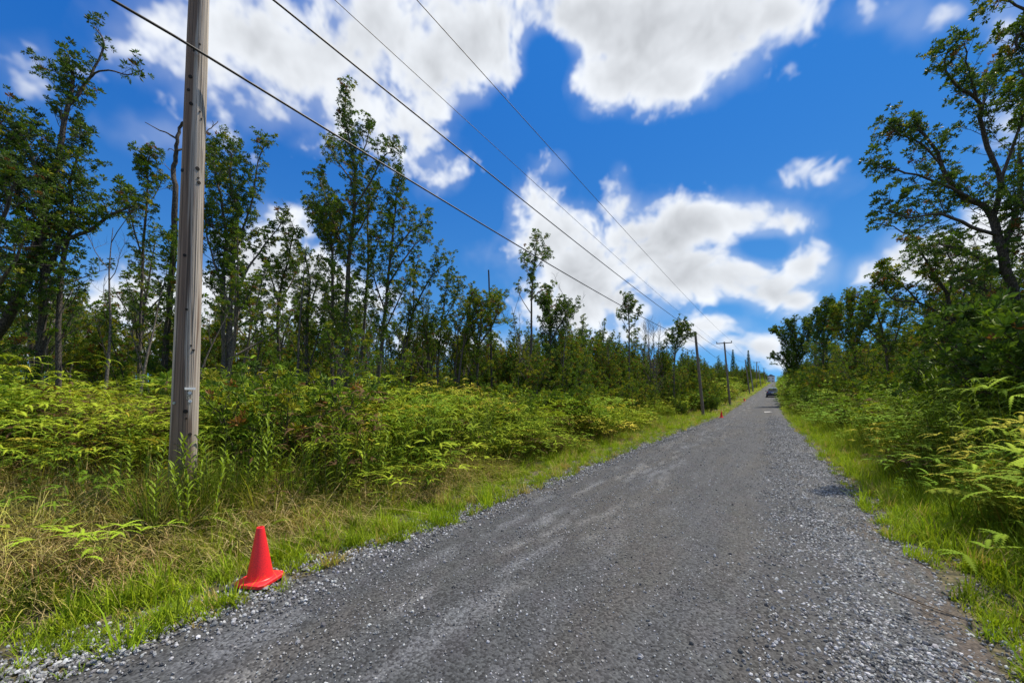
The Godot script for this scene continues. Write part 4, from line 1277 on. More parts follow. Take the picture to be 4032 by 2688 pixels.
func saplings() -> void:
	# thin young growth between the trunks, too thick to count
	var tints := [PackedFloat32Array([0.3, 0.42, 0.24, 0.01, 0.03]), PackedFloat32Array([0.4, 0.33, 0.2, 0.02, 0.05]), PackedFloat32Array([0.22, 0.32, 0.4, 0.04, 0.02])]
	var shapes := [shrub_shape(761, 3.0, 0.6, 4, 0.5, 0.075, tints[0]), shrub_shape(762, 3.9, 0.6, 3, 0.42, 0.08, tints[1]), shrub_shape(763, 2.4, 0.8, 5, 0.5, 0.075, tints[2])]
	rng.seed = 73
	var bufs := [PackedFloat32Array(), PackedFloat32Array(), PackedFloat32Array()]
	for k in 900:
		var left := rng.randf() < 0.55
		var s := rr(-8.0, 45.0) if rng.randf() < 0.6 else rr(40.0, 300.0)
		var x := (-11.8 - pow(rng.randf(), 1.2) * 26.0) if left else (5.4 + pow(rng.randf(), 1.3) * 14.0)
		if left and s > 8.0: x += minf((s - 8.0) * 0.22, 4.0)
		if s > 40.0: x = (-7.0 - pow(rng.randf(), 1.5) * 14.0) if left else (4.2 + pow(rng.randf(), 1.5) * 9.0)
		x += bend(s)
		if left and s < 12.0 and rng.randf() < 0.45: continue
		if not in_view(x, -s): continue
		var sc := rr(0.65, 1.2)
		put(bufs[rng.randi() % 3], spin(0.12).scaled_local(Vector3(sc, sc * rr(0.85, 1.2), sc)), on_ground(x, s, 0.05), Color(1, 1, 1))
	for k in 3:
		var both := ArrayMesh.new()
		for j in 2:
			both.add_surface_from_arrays(Mesh.PRIMITIVE_TRIANGLES, (shapes[k][j] as ArrayMesh).surface_get_arrays(0))
			both.surface_set_material(j, M.bark if j == 0 else M.leaf)
		tag(copies("saplings", both, bufs[k]), ["dense green saplings filling the forest between the trunks", "thin tall saplings filling the forest between the trunks", "olive saplings filling the forest between the trunks"][k], "saplings", "", "stuff")

# ---------------------------------------------------------------- trees
var TINTS := [Color(0.088, 0.155, 0.02), Color(0.135, 0.215, 0.018), Color(0.26, 0.27, 0.02), Color(0.2, 0.1, 0.03), Color(0.062, 0.112, 0.028)]
var PALE := {"pair": 0.95, "palefork": 1.25, "pale2": 1.3, "snag": 0.5, "spike": 0.45, "thicket": 1.5, "lean": 0.6, "rbig": 0.55, "rlow": 0.5, "rtop": 0.55, "edge": 0.6, "tallest": 0.8}

func mix_for(key: String) -> PackedFloat32Array:
	if key in ["rbig", "rtop", "lean", "edge"]: return PackedFloat32Array([0.46, 0.1, 0.04, 0.03, 0.37])
	if key == "rlow": return PackedFloat32Array([0.45, 0.18, 0.12, 0.11, 0.14])
	if key in ["darkgreen", "rfar1"]: return PackedFloat32Array([0.62, 0.22, 0.02, 0.02, 0.12])
	if key in ["round1", "rfar3"]: return PackedFloat32Array([0.25, 0.4, 0.28, 0.04, 0.03])
	return PackedFloat32Array([0.48, 0.22, 0.09, 0.02, 0.19])

func hero_trees() -> void:
	var sd := 300
	for t in HERO:
		sd += 1
		rng.seed = sd
		var wood := Acc.new()
		var leaves := Acc.new()
		var key: String = t.key
		var pale: float = PALE.get(key, 0.75)
		var bark := Color(pale, pale * 0.97, pale * 0.93)
		var tints := mix_for(key)
		var at: Vector3 = t.at
		var far := clampf(Vector2(at.x, at.z).length() / 14.0, 1.0, 2.6)
		for l in t.limbs:
			var path := smooth_path(l[0])
			tube(wood, path, l[1], l[2], 8 if l[1] > 0.06 else 5, bark, 0.07)
			dress(wood, leaves, path, l[1], l[2], l[3], l[4], l[5], l[6] / (1.0 + (far - 1.0) * 0.35), 0.078 * (0.7 + 0.3 * far), bark, tints, 0.26 if key in ["rbig", "rtop", "lean"] else 0.12)
		var o := top("forest_tree" if t.name != "dead_tree" else "dead_tree", at)
		part("trunk", wood.mesh(M.bark), o)
		if leaves.v.size(): part("crown", leaves.mesh(M.leaf), o)
		tag(o, t.label, "dead tree" if t.name == "dead_tree" else "tree")

func plain_trees() -> void:
	var kinds := []
	var green := PackedFloat32Array([0.40, 0.36, 0.14, 0.04, 0.06])
	var olive := PackedFloat32Array([0.22, 0.34, 0.34, 0.08, 0.02])
	var rusty := PackedFloat32Array([0.24, 0.32, 0.3, 0.12, 0.02])
	kinds.append(["slender", tree_shape(401, 6.6, 1.0, 0.42, 1, 1.0, 0.075, 0.7, green)])
	kinds.append(["slender", tree_shape(402, 7.4, 1.1, 0.45, 2, 0.9, 0.075, 0.8, green)])
	kinds.append(["bushy", tree_shape(403, 5.2, 1.5, 0.25, 2, 1.05, 0.085, 0.7, olive)])
	kinds.append(["bushy", tree_shape(404, 5.6, 1.6, 0.2, 2, 1.05, 0.085, 0.6, green)])
	kinds.append(["rusty", tree_shape(405, 4.8, 1.2, 0.3, 3, 0.85, 0.08, 1.0, rusty)])
	kinds.append(["pale", tree_shape(406, 6.0, 0.9, 0.5, 1, 0.75, 0.08, 1.5, olive)])
	var protos := {}
	var looks := {"slender": "slender tree with thin crown", "bushy": "bushy tree with low rounded crown", "rusty": "small tree with rusty olive leaves", "pale": "thin pale trunked tree"}
	rng.seed = 808
	# [left?, nearest and farthest distance along the road, nearest and farthest from the road's middle, how many, words]
	var zones := [
		[-1, -9.0, 3.0, 15.0, 40.0, 46, "in the forest left of the large pole"],
		[-1, 3.0, 14.0, 14.5, 38.0, 46, "in the forest behind the tallest tree"],
		[-1, 10.0, 26.0, 9.5, 26.0, 40, "in the forest around the lone tall thin tree"],
		[-1, 3.0, 12.0, 9.8, 16.0, 13, "close behind the ferns either side of the tallest tree"],
		[-1, 13.0, 30.0, 8.0, 13.0, 34, "along the forest edge before the bare-topped pole"],
		[-1, 30.0, 62.0, 6.9, 11.5, 34, "along the forest edge past the bare-topped pole"],
		[-1, 26.0, 50.0, 7.0, 20.0, 38, "in the forest behind the bare-topped pole"],
		[-1, 50.0, 130.0, 6.6, 20.0, 44, "in the far forest left of the climbing road"],
		[1, 12.0, 24.0, 6.2, 18.0, 34, "in the dark forest behind the crooked right tree"],
		[1, 6.0, 13.0, 6.4, 13.0, 12, "at the extreme right edge behind the plume ferns"],
		[1, 24.0, 50.0, 5.6, 16.0, 34, "in the right forest short of the parked car"],
		[1, 50.0, 130.0, 4.6, 13.0, 30, "in the right forest beyond the parked car"],
	]
	var stuff := []
	for k in kinds.size(): stuff.append(PackedFloat32Array())
	for z in zones:
		for k in int(z[5]):
			var s := rr(z[1], z[2])
			var x := (lerpf(z[3], z[4], pow(rng.randf(), 1.3))) * int(z[0])
			x += bend(s)
			if not in_view(x, -s, 3.0): continue
			var pick := rng.randi() % kinds.size()
			if z[0] == -1 and z[5] == 13: pick = [0, 1, 5][rng.randi() % 3]
			if z[0] == -1 and z[5] == 34: pick = [2, 3, 2, 4, 0][rng.randi() % 5]
			if z[0] == 1 and pick >= 4: pick = 2 + rng.randi() % 2
			var kind: String = kinds[pick][0]
			var o: Node3D
			if protos.has(pick):
				o = protos[pick].duplicate()
				o.name = numbered("forest_tree")
				add_child(o)
			else:
				o = top("forest_tree")
				part("trunk", kinds[pick][1][0], o)
				part("crown", kinds[pick][1][1], o)
				protos[pick] = o
			var sc := rr(0.75, 1.15)
			if s > 50.0 and z[0] == 1: sc *= 1.25
			if z[0] == -1 and s < 26.0: sc *= 0.85
			if z[5] == 13: sc *= 0.8
			o.position = on_ground(x, s, 0.05)
			o.basis = Basis(Vector3.UP, rr(0, TAU)).scaled(Vector3(sc, sc * rr(0.9, 1.1), sc))
			o.position = on_ground(x, s, 0.05)
			tag(o, looks[kind] + " " + z[6], "tree", looks[kind] + "s " + z[6])
	for k in 1500:   # the woods beyond, one mass
		var left := rng.randf() < 0.66
		var s := rr(-20.0, 60.0) if rng.randf() < 0.22 else rr(60.0, 420.0)
		var x := (-24.0 - pow(rng.randf(), 1.3) * 60.0) if left else (17.0 + pow(rng.randf(), 1.3) * 40.0)
		if s > 120.0: x = (-6.6 - pow(rng.randf(), 1.6) * 34.0) if left else (5.0 + pow(rng.randf(), 1.6) * 30.0)
		x += bend(s)
		if not in_view(x, -s, 3.0): continue
		var sc := rr(0.8, 1.25)
		var woods := rng.randi() % kinds.size()
		if left and s < 60.0: woods = [0, 1, 5][rng.randi() % 3]
		put(stuff[woods], Basis(Vector3.UP, rr(0, TAU)).scaled(Vector3(sc, sc, sc)), on_ground(x, s, 0.05), Color(1, 1, 1))
	for k in kinds.size():
		var both := ArrayMesh.new()
		for j in 2:
			both.add_surface_from_arrays(Mesh.PRIMITIVE_TRIANGLES, (kinds[k][1][j] as ArrayMesh).surface_get_arrays(0))
			both.surface_set_material(j, M.bark if j == 0 else M.leaf)
		tag(copies("distant_woods", both, stuff[k]), ["dark thin trees merging into the distant woods", "taller thin trees merging into the distant woods", "olive round trees merging into the distant woods", "green round trees merging into the distant woods", "rusty trees merging into the distant woods", "pale trunks merging into the distant woods"][k], "woods", "", "stuff")

func bare_trees() -> void:
	var shapes := [bare_shape(501, 4.6, 4, 1.7), bare_shape(502, 3.6, 3, 1.9), bare_shape(503, 5.6, 5, 1.4)]
	rng.seed = 515
	var proto: Array = [null, null, null]
	for k in 150:
		var near := k < 110
		var s := rr(-6.0, 14.0) if near else rr(12.0, 36.0)
		var x := -11.5 - pow(rng.randf(), 1.2) * 22.0 if near else -7.5 - rng.randf() * 12.0
		if not in_view(x, -s, 2.0): continue
		var j := rng.randi() % 3
		var o: Node3D
		if proto[j] == null:
			o = top("bare_tree")
			part("trunk", shapes[j], o)
			proto[j] = o
		else:
			o = proto[j].duplicate()
			o.name = numbered("bare_tree")
			add_child(o)
		o.basis = Basis(Vector3(rr(-1, 1), 0, rr(-1, 1)).normalized(), rr(0, 0.12)) * Basis(Vector3.UP, rr(0, TAU)).scaled(Vector3.ONE * rr(0.7, 1.15))
		o.position = on_ground(x, s, 0.05)
		var words := "thin pale leafless stem among the trunks " + ("between the large pole and the tallest tree" if near else "in the lower forest beyond the tallest tree")
		tag(o, words, "dead tree", "pale leafless stems " + ("near the large pole" if near else "in the lower forest"))
	rosettes_for_pines()

func rosettes_for_pines() -> void:
	var shape := pine_shape(601, 12.4)
	for k in 2:
		var o := top("pine_tree", [on_ground(-8.9, 137.8), on_ground(-4.9, 140.7)][k])
		part("trunk", shape[0], o)
		part("crown", shape[1], o)
		o.scale = Vector3(0.72, 1.0, 0.72)
		tag(o, ["conical pine rising above the far woods, left of the other", "conical pine nearest the road above the far woods"][k], "pine tree", "conical pines")

# ---------------------------------------------------------------- single plants
func plants() -> void:
	var sword := [frond_plant(701, 6, 0.75, 0.75, 22), frond_plant(702, 8, 0.65, 0.7, 20), frond_plant(703, 5, 0.6, 0.6, 20)]
	var spots := [[-6.0, 2.25, 0, "sword fern with upright fronds in the grass right of the large pole"], [-5.65, 2.6, 1, "sword fern with two tall fronds behind the near traffic cone"], [-5.9, 1.1, 2, "sword fern arching over dry grass at the lower left"], [-5.25, 1.55, 2, "small sword fern on the lawn edge left of the near cone"], [-4.75, 2.0, 2, "small sword fern just behind the near traffic cone"], [-6.5, 2.9, 1, "sword fern at the foot of the cane clump"], [-6.9, 0.6, 0, "sword fern in the long grass at the far left"]]
	for q in spots:
		var o := top("sword_fern", on_ground(q[0], q[1], 0.02))
		var f := part("fronds", sword[q[2]], o, fern_tint(Color(0.20, 0.30, 0.03)))
		f.rotation.y = q[0] * 7.0
		tag(o, q[3], "fern")
	var plume := [plume_fern(711, 7, 0.95), plume_fern(712, 6, 0.8)]
	var right := [[2.45, 6.6, 0, 1.15, "sunlit plume fern spilling over the right verge"], [3.2, 8.2, 1, 1.0, "plume fern behind the sunlit one on the right bank"], [2.6, 5.3, 1, 1.0, "plume fern at the right edge close to the camera"], [3.5, 6.6, 0, 1.1, "tall plume fern against the dark thicket at the right edge"], [3.9, 9.6, 0, 1.2, "plume fern in shade under the large dark tree"]]
	for q in right:
		var o := top("plume_fern", on_ground(q[0], q[1], 0.02))
		part("fronds", plume[q[2]], o, fern_tint(Color(0.20, 0.26, 0.022)))
		o.rotation.y = q[0] * 5.0
		o.scale = Vector3.ONE * q[3]
		tag(o, q[4], "fern")
	var left := [[-8.2, 1.0, 0, 0.9, "yellowing plume fern at the left edge"], [-8.8, 1.9, 1, 1.0, "green plume fern at the left edge below the leaning tree"], [-9.2, 0.7, 1, 0.9, "plume fern beside the yellowing one at the left edge"]]
	for q in left:
		var o := top("plume_fern", on_ground(q[0], q[1], 0.0) + Vector3(0, 0.25, 0))
		part("fronds", plume[q[2]], o, fern_tint(FERN_YELLOW if q[2] == 0 else FERN_LIGHT))
		o.scale = Vector3.ONE * q[3]
		tag(o, q[4], "fern")
	var canes := [reed_stems(721, 16, 1.5, 0.4), reed_stems(722, 12, 1.3, 0.45), reed_stems(723, 9, 1.6, 0.35)]
	var clumps := [[-5.15, 3.1, 0, 0.92, "dense clump of leafy canes right of the large pole"], [-5.3, 3.6, 0, 0.95, "leafy cane clump in front of the fern bank behind the near cone"], [-5.45, 5.2, 0, 0.95, "loose leafy canes rising from the ferns below the tallest tree"], [-5.6, 7.2, 0, 1.0, "leafy canes on the bank right of the tallest tree"], [-6.2, 8.6, 0, 1.0, "leafy cane thicket at the middle of the left bank"], [-6.8, 10.5, 2, 1.1, "tall leafy canes below the lone tall thin tree"], [-6.4, 12.2, 1, 1.0, "leafy canes on the bank before the sunlit fern slope"], [-5.5, 4.2, 1, 1.0, "few leafy canes standing behind the dense clump"], [-5.2, 1.46, 0, 0.82, "leafy canes growing against the foot of the large pole"], [-5.4, 1.95, 0, 0.78, "leafy canes just right of the large pole's foot"], [-5.9, 1.15, 1, 0.78, "leafy canes in the long grass left of the large pole"], [-6.9, 8.0, 0, 1.15, "leafy canes at the forest side of the left bank"], [-7.2, 11.8, 1, 1.2, "cane thicket behind the tall canes on the left bank"], [-6.0, 6.2, 1, 0.95, "leafy canes beside the low round-leaved bush"],
		[2.9, 11.0, 0, 1.1, "tall leafy canes in the middle of the right bank"], [3.3, 12.6, 1, 1.1, "leafy canes behind the tall ones on the right bank"], [2.6, 13.8, 2, 1.0, "leafy canes above the brown clump on the right verge"], [3.0, 9.4, 1, 1.0, "leafy canes next to the plume ferns on the right"], [3.4, 16.5, 0, 1.1, "leafy canes farther up the right bank"], [3.7, 10.4, 0, 1.3, "tallest leafy canes before the dark thicket on the right"], [3.9, 13.2, 2, 1.3, "leafy canes deep in the right bank"], [2.75, 8.4, 2, 0.9, "loose leafy canes on the right between verge and plume ferns"], [3.0, 19.5, 1, 1.1, "leafy canes near the reddish brown bush"]]
	for q in clumps:
		var o := top("cane_clump", on_ground(q[0], q[1], 0.03))
		part("stems", canes[q[2]][0], o).set_meta("kind", "stuff")
		part("leaves", canes[q[2]][1], o).set_meta("kind", "stuff")
		o.rotation.y = q[1] * 3.0
		o.scale = Vector3.ONE * q[3]
		tag(o, q[4], "cane plant")
	rng.seed = 77
	for k in 44:
		var lefty := k < 30
		var s := 2.6 + pow(rng.randf(), 1.2) * 17.0
		var x := -5.25 - pow(rng.randf(), 1.5) * 2.6 - 0.9 * smooth((s - 14.0) / 8.0) if lefty else 2.6 + rng.randf() * 1.8
		if not lefty: s += 5.0
		var j := rng.randi() % 3
		var o := top("cane_clump", on_ground(x, s, 0.03))
		part("stems", canes[j][0], o).set_meta("kind", "stuff")
		part("leaves", canes[j][1], o).set_meta("kind", "stuff")
		o.rotation.y = rr(0, TAU)
		o.scale = Vector3.ONE * rr(0.65, 1.05)
		tag(o, "leafy canes mixed with ferns along the " + ("left bank between cone and fern slope" if lefty else "right bank above the verge"), "cane plant", "canes along the left bank" if lefty else "canes along the right bank")
	var mixed := PackedFloat32Array([0.2, 0.5, 0.25, 0.02, 0.03])
	var shrubs := [shrub_shape(731, 0.9, 0.6, 9, 1.6, 0.05, mixed), shrub_shape(732, 1.4, 0.9, 8, 1.5, 0.075, PackedFloat32Array([0.55, 0.25, 0.02, 0.02, 0.16])), shrub_shape(733, 1.2, 0.8, 8, 1.2, 0.06, PackedFloat32Array([0.25, 0.4, 0.27, 0.06, 0.02]))]
	var bushes := [[-5.75, 5.3, 0, 1.0, "low round-leaved bush at the lawn edge below the tallest tree"], [-5.5, 6.7, 0, 0.9, "small leafy bush next to the straw heaps on the left bank"], [-5.15, 44.5, 1, 1.3, "dark green bush right of the bare-topped pole"], [-6.0, 33.0, 1, 0.9, "dark bush left of the bare-topped pole"], [2.75, 21.0, 2, 0.8, "reddish brown bush on the right verge short of the car"], [3.1, 27.5, 0, 1.3, "olive bush overhanging the right verge"], [3.2, 37.0, 1, 1.4, "dark bush on the right verge near the car"], [3.6, 52.0, 1, 1.5, "dark bush beside the parked car"], [4.5, 11.8, 1, 2.0, "dark thicket bush at the right edge"], [4.6, 9.2, 1, 2.1, "very dark bush at the extreme right edge"], [4.3, 14.6, 1, 1.7, "dark bush under the large right tree"], [-7.9, 17.0, 2, 1.2, "rusty bush on the left bank"], [-7.4, 21.5, 0, 1.5, "leafy bush among ferns short of the bare-topped pole"]]
	for q in bushes:
		var o := top("bush", on_ground(q[0] + bend(q[1]), q[1], 0.02))
		part("stems", shrubs[q[2]][0], o).set_meta("kind", "stuff")
		part("leaves", shrubs[q[2]][1], o).set_meta("kind", "stuff")
		o.rotation.y = q[1]
		o.scale = Vector3.ONE * q[3]
		tag(o, q[4], "bush")
	var young := [shrub_shape(771, 2.6, 0.75, 5, 0.9, 0.06, PackedFloat32Array([0.2, 0.45, 0.3, 0.02, 0.03])), shrub_shape(772, 3.3, 0.8, 4, 0.8, 0.062, PackedFloat32Array([0.3, 0.4, 0.22, 0.04, 0.04])), shrub_shape(773, 2.0, 0.8, 6, 0.9, 0.058, PackedFloat32Array([0.2, 0.38, 0.34, 0.06, 0.02]))]
	rng.seed = 88
	for k in 30:
		var s := 2.8 + rng.randf() * 14.0
		var x := -5.9 - pow(rng.randf(), 1.2) * 3.6 - 0.8 * smooth((s - 12.0) / 8.0)
		var j := [0, 0, 2][rng.randi() % 3] as int
		var o := top("bush", on_ground(x, s, 0.03))
		part("stems", shrubs[j][0], o).set_meta("kind", "stuff")
		part("leaves", shrubs[j][1], o).set_meta("kind", "stuff")
		o.rotation.y = rr(0, TAU)
		o.scale = Vector3(1.0, rr(0.9, 1.3), 1.0) * rr(0.9, 1.55)
		tag(o, "leafy " + ("green" if j == 0 else "olive") + " bush standing out of the ferns on the left bank", "bush", ("green" if j == 0 else "olive") + " bushes on the left bank")
	for k in 74:
		var right_side := k >= 54
		var s := 5.5 + pow(rng.randf(), 1.1) * 34.0
		var x := -7.2 - 0.0 * s - pow(rng.randf(), 1.3) * 4.5 + 0.6 * smooth((s - 10.0) / 10.0)
		if right_side: x = 4.0 + rng.randf() * 2.5
		var j := rng.randi() % 3
		var o := top("young_tree", on_ground(x, s, 0.03))
		part("stems", young[j][0], o).set_meta("kind", "stuff")
		part("leaves", young[j][1], o).set_meta("kind", "stuff")
		o.rotation.y = rr(0, TAU)
		o.scale = Vector3.ONE * rr(0.6, 1.1) * (1.25 if s > 14.0 else 0.9)
		tag(o, "bright leafy young tree at the forest edge " + ("behind the right bank" if right_side else ("above the fern slope before the bare-topped pole" if s > 14.0 else "behind the ferns right of the tallest tree")), "young tree", "young trees " + ("right" if right_side else ("on the far slope" if s > 14.0 else "near the tallest tree")))
	# heaps of dead brown fern
	var dead := fern_clump(741, true)
	var heaps := [[-5.75, 15.3, "brown heap of dead fern at the foot of the left fern slope"], [-5.9, 19.8, "farther brown dead fern heap before the second cone"], [2.1, 12.4, "small dark brown dead clump on the right verge"], [-5.3, 10.0, "greyish dead shrub heap on the left lawn edge"]]
	for q in heaps:
		var o := top("dead_fern", on_ground(q[0], q[1], 0.25))
		part("fronds", dead, o, fern_tint(Color(0.13, 0.07, 0.045)))
		o.scale = Vector3(0.8, 0.75, 0.8) if q[0] < 0 else Vector3(0.35, 0.5, 0.35)
		tag(o, q[2], "dead fern")
	var mats := [straw_mat(925), straw_mat(926)]
	var piles := [[-4.85, 3.75, 1.1, "pale tan straw heap at the lawn edge right of the near cone"], [-5.0, 5.4, 0.9, "straw heap under the low round-leaved bush"], [-4.95, 4.4, 0.9, "reddish tan straw heap beside the palest one"], [-5.0, 7.9, 0.9, "farther straw heap along the lawn edge"], [-4.75, 2.7, 0.8, "flattened straw right behind the near cone"]]
	for q in piles:
		var o := top("straw_heap", on_ground(q[0], q[1]))
		for k in 2:
			var h := part("stems", mats[k], o, fern_tint(Color(0.5, 0.38, 0.2) if q[0] > -4.9 else Color(0.42, 0.27, 0.14)))
			h.rotation.y = k * 1.3 + q[1]
			h.scale = Vector3(1.1, 0.55, 1.1) * q[2]
			h.set_meta("kind", "stuff")
		tag(o, q[3], "straw")
	var st := Acc.new()
	rng.seed = 5
	tube(st, bent(Vector3.ZERO, Vector3(0.45, 0.02, 0.8), 0.55, 0.0, 6, 0.08), 0.006, 0.003, 5, Color(1.0, 0.9, 0.8))
	var stick := part("stick", st.mesh(M.bark))
	stick.position = Vector3(0.78, 0.045, -4.35)
	tag(stick, "thin dry stick lying on the right gravel shoulder", "stick")

func fern_tint(c: Color) -> StandardMaterial3D:
	var key := "f%s" % c
	if not M.has(key):
		var m: StandardMaterial3D = M.fern.duplicate()
		m.albedo_color = c.linear_to_srgb()
		M[key] = m
	return M[key]

# ---------------------------------------------------------------- poles and cables
func pole_wood() -> StandardMaterial3D:
	# weathered grey on one side, brown and rough on the other, with long splits
	var W := 256
	var H := 1024
	var grain := noise(FastNoiseLite.TYPE_SIMPLEX, 0.02, 4, 2)
	var split := noise(FastNoiseLite.TYPE_SIMPLEX, 0.03, 2, 8)
	var blot := noise(FastNoiseLite.TYPE_SIMPLEX, 0.012, 4, 14)
	var col := Image.create_empty(W, H, false, Image.FORMAT_RGB8)
	var rel := Image.create_empty(W, H, false, Image.FORMAT_L8)
	for y in H:
		for x in W:
			var a := TAU * x / W
			var p := Vector3(cos(a) * 38.0, y * 0.10, sin(a) * 38.0)
			var g := grain.get_noise_3dv(p * 2.4)
			var f := grain.get_noise_3d(cos(a) * 190.0, y * 0.35, sin(a) * 190.0)
			var sp := absf(split.get_noise_3d(cos(a) * 55.0, y * 0.035, sin(a) * 55.0))
			var crack := smooth((0.075 - sp) * 20.0)
			var deg := rad_to_deg(a) - 180.0
			var foot := smooth((y - 700.0) / 260.0)
			var brown := smooth((blot.get_noise_3dv(p * 1.2) * 0.9 + g * 0.5 - 0.05 + 0.55 * exp(-pow((deg + 28.0 - 6.0 * foot) / (36.0 + 20.0 * foot), 2.0)) + 0.25 * foot - 0.08) * 3.2)
			var v := 0.40 + 0.16 * g + 0.14 * f
			var c := Color(v * 1.08, v * 0.95, v * 0.80).lerp(Color(0.15 + 0.07 * f, 0.098 + 0.05 * f, 0.068 + 0.035 * f), brown * 0.9)
			c = c.lerp(Color(0.05, 0.04, 0.032), crack * 0.75)
			col.set_pixel(x, y, Color(maxf(c.r, 0.01), maxf(c.g, 0.01), maxf(c.b, 0.01)).linear_to_srgb())
			var h := clampf(0.6 + 0.25 * f - 0.55 * crack - 0.12 * brown * absf(f), 0.0, 1.0)
			rel.set_pixel(x, y, Color(h, h, h))
	var m := mat(Color.WHITE, 0.92)
	m.albedo_texture = ImageTexture.create_from_image(col)
	m.heightmap_enabled = true
	m.heightmap_texture = ImageTexture.create_from_image(rel)
	m.heightmap_scale = 1.0
	return m

func shaft(a: Vector3, b: Vector3, r0: float, r1: float, sides: int, facing: Vector3) -> Acc:
	var acc := Acc.new()
	var up := (b - a).normalized()
	var f := (facing - up * facing.dot(up)).normalized()
	var side := up.cross(f)   # to the right as seen by who stands where it faces
	for k in 12:
		for j in sides:
			var q := []
			for e in [[k, j], [k, j + 1], [k + 1, j + 1], [k + 1, j]]:
				var ang: float = TAU * e[1] / sides - PI
				var t: float = e[0] / 12.0
				var dir := f * cos(ang) + side * sin(ang)
				var r := lerpf(r0, r1, t) * (1.0 + 0.012 * sin(t * 17.0 + ang * 2.0))
				q.append([a.lerp(b, t) + dir * r, dir, Vector2(float(e[1]) / sides, 1.0 - t)])
			for i in [1, 0, 3, 1, 3, 2]:
				acc.v.append(q[i][0]); acc.n.append(q[i][1]); acc.u.append(q[i][2])
	for j in sides:
		var a0 := TAU * j / sides
		var a1 := TAU * (j + 1) / sides
		acc.v.append_array(PackedVector3Array([b, b + (f * cos(a1) + side * sin(a1)) * r1, b + (f * cos(a0) + side * sin(a0)) * r1]))
		for i in 3:
			acc.n.append(up); acc.u.append(Vector2(0.5, 0.02))
	return acc

func disc(r: float, thick: float) -> CylinderMesh:
	var m := CylinderMesh.new()
	m.top_radius = r
	m.bottom_radius = r * 1.08
	m.height = thick
	m.radial_segments = 14
	m.rings = 1
	return m

func box(x: float, y: float, z: float) -> BoxMesh:
	var m := BoxMesh.new()
	m.size = Vector3(x, y, z)
	return m

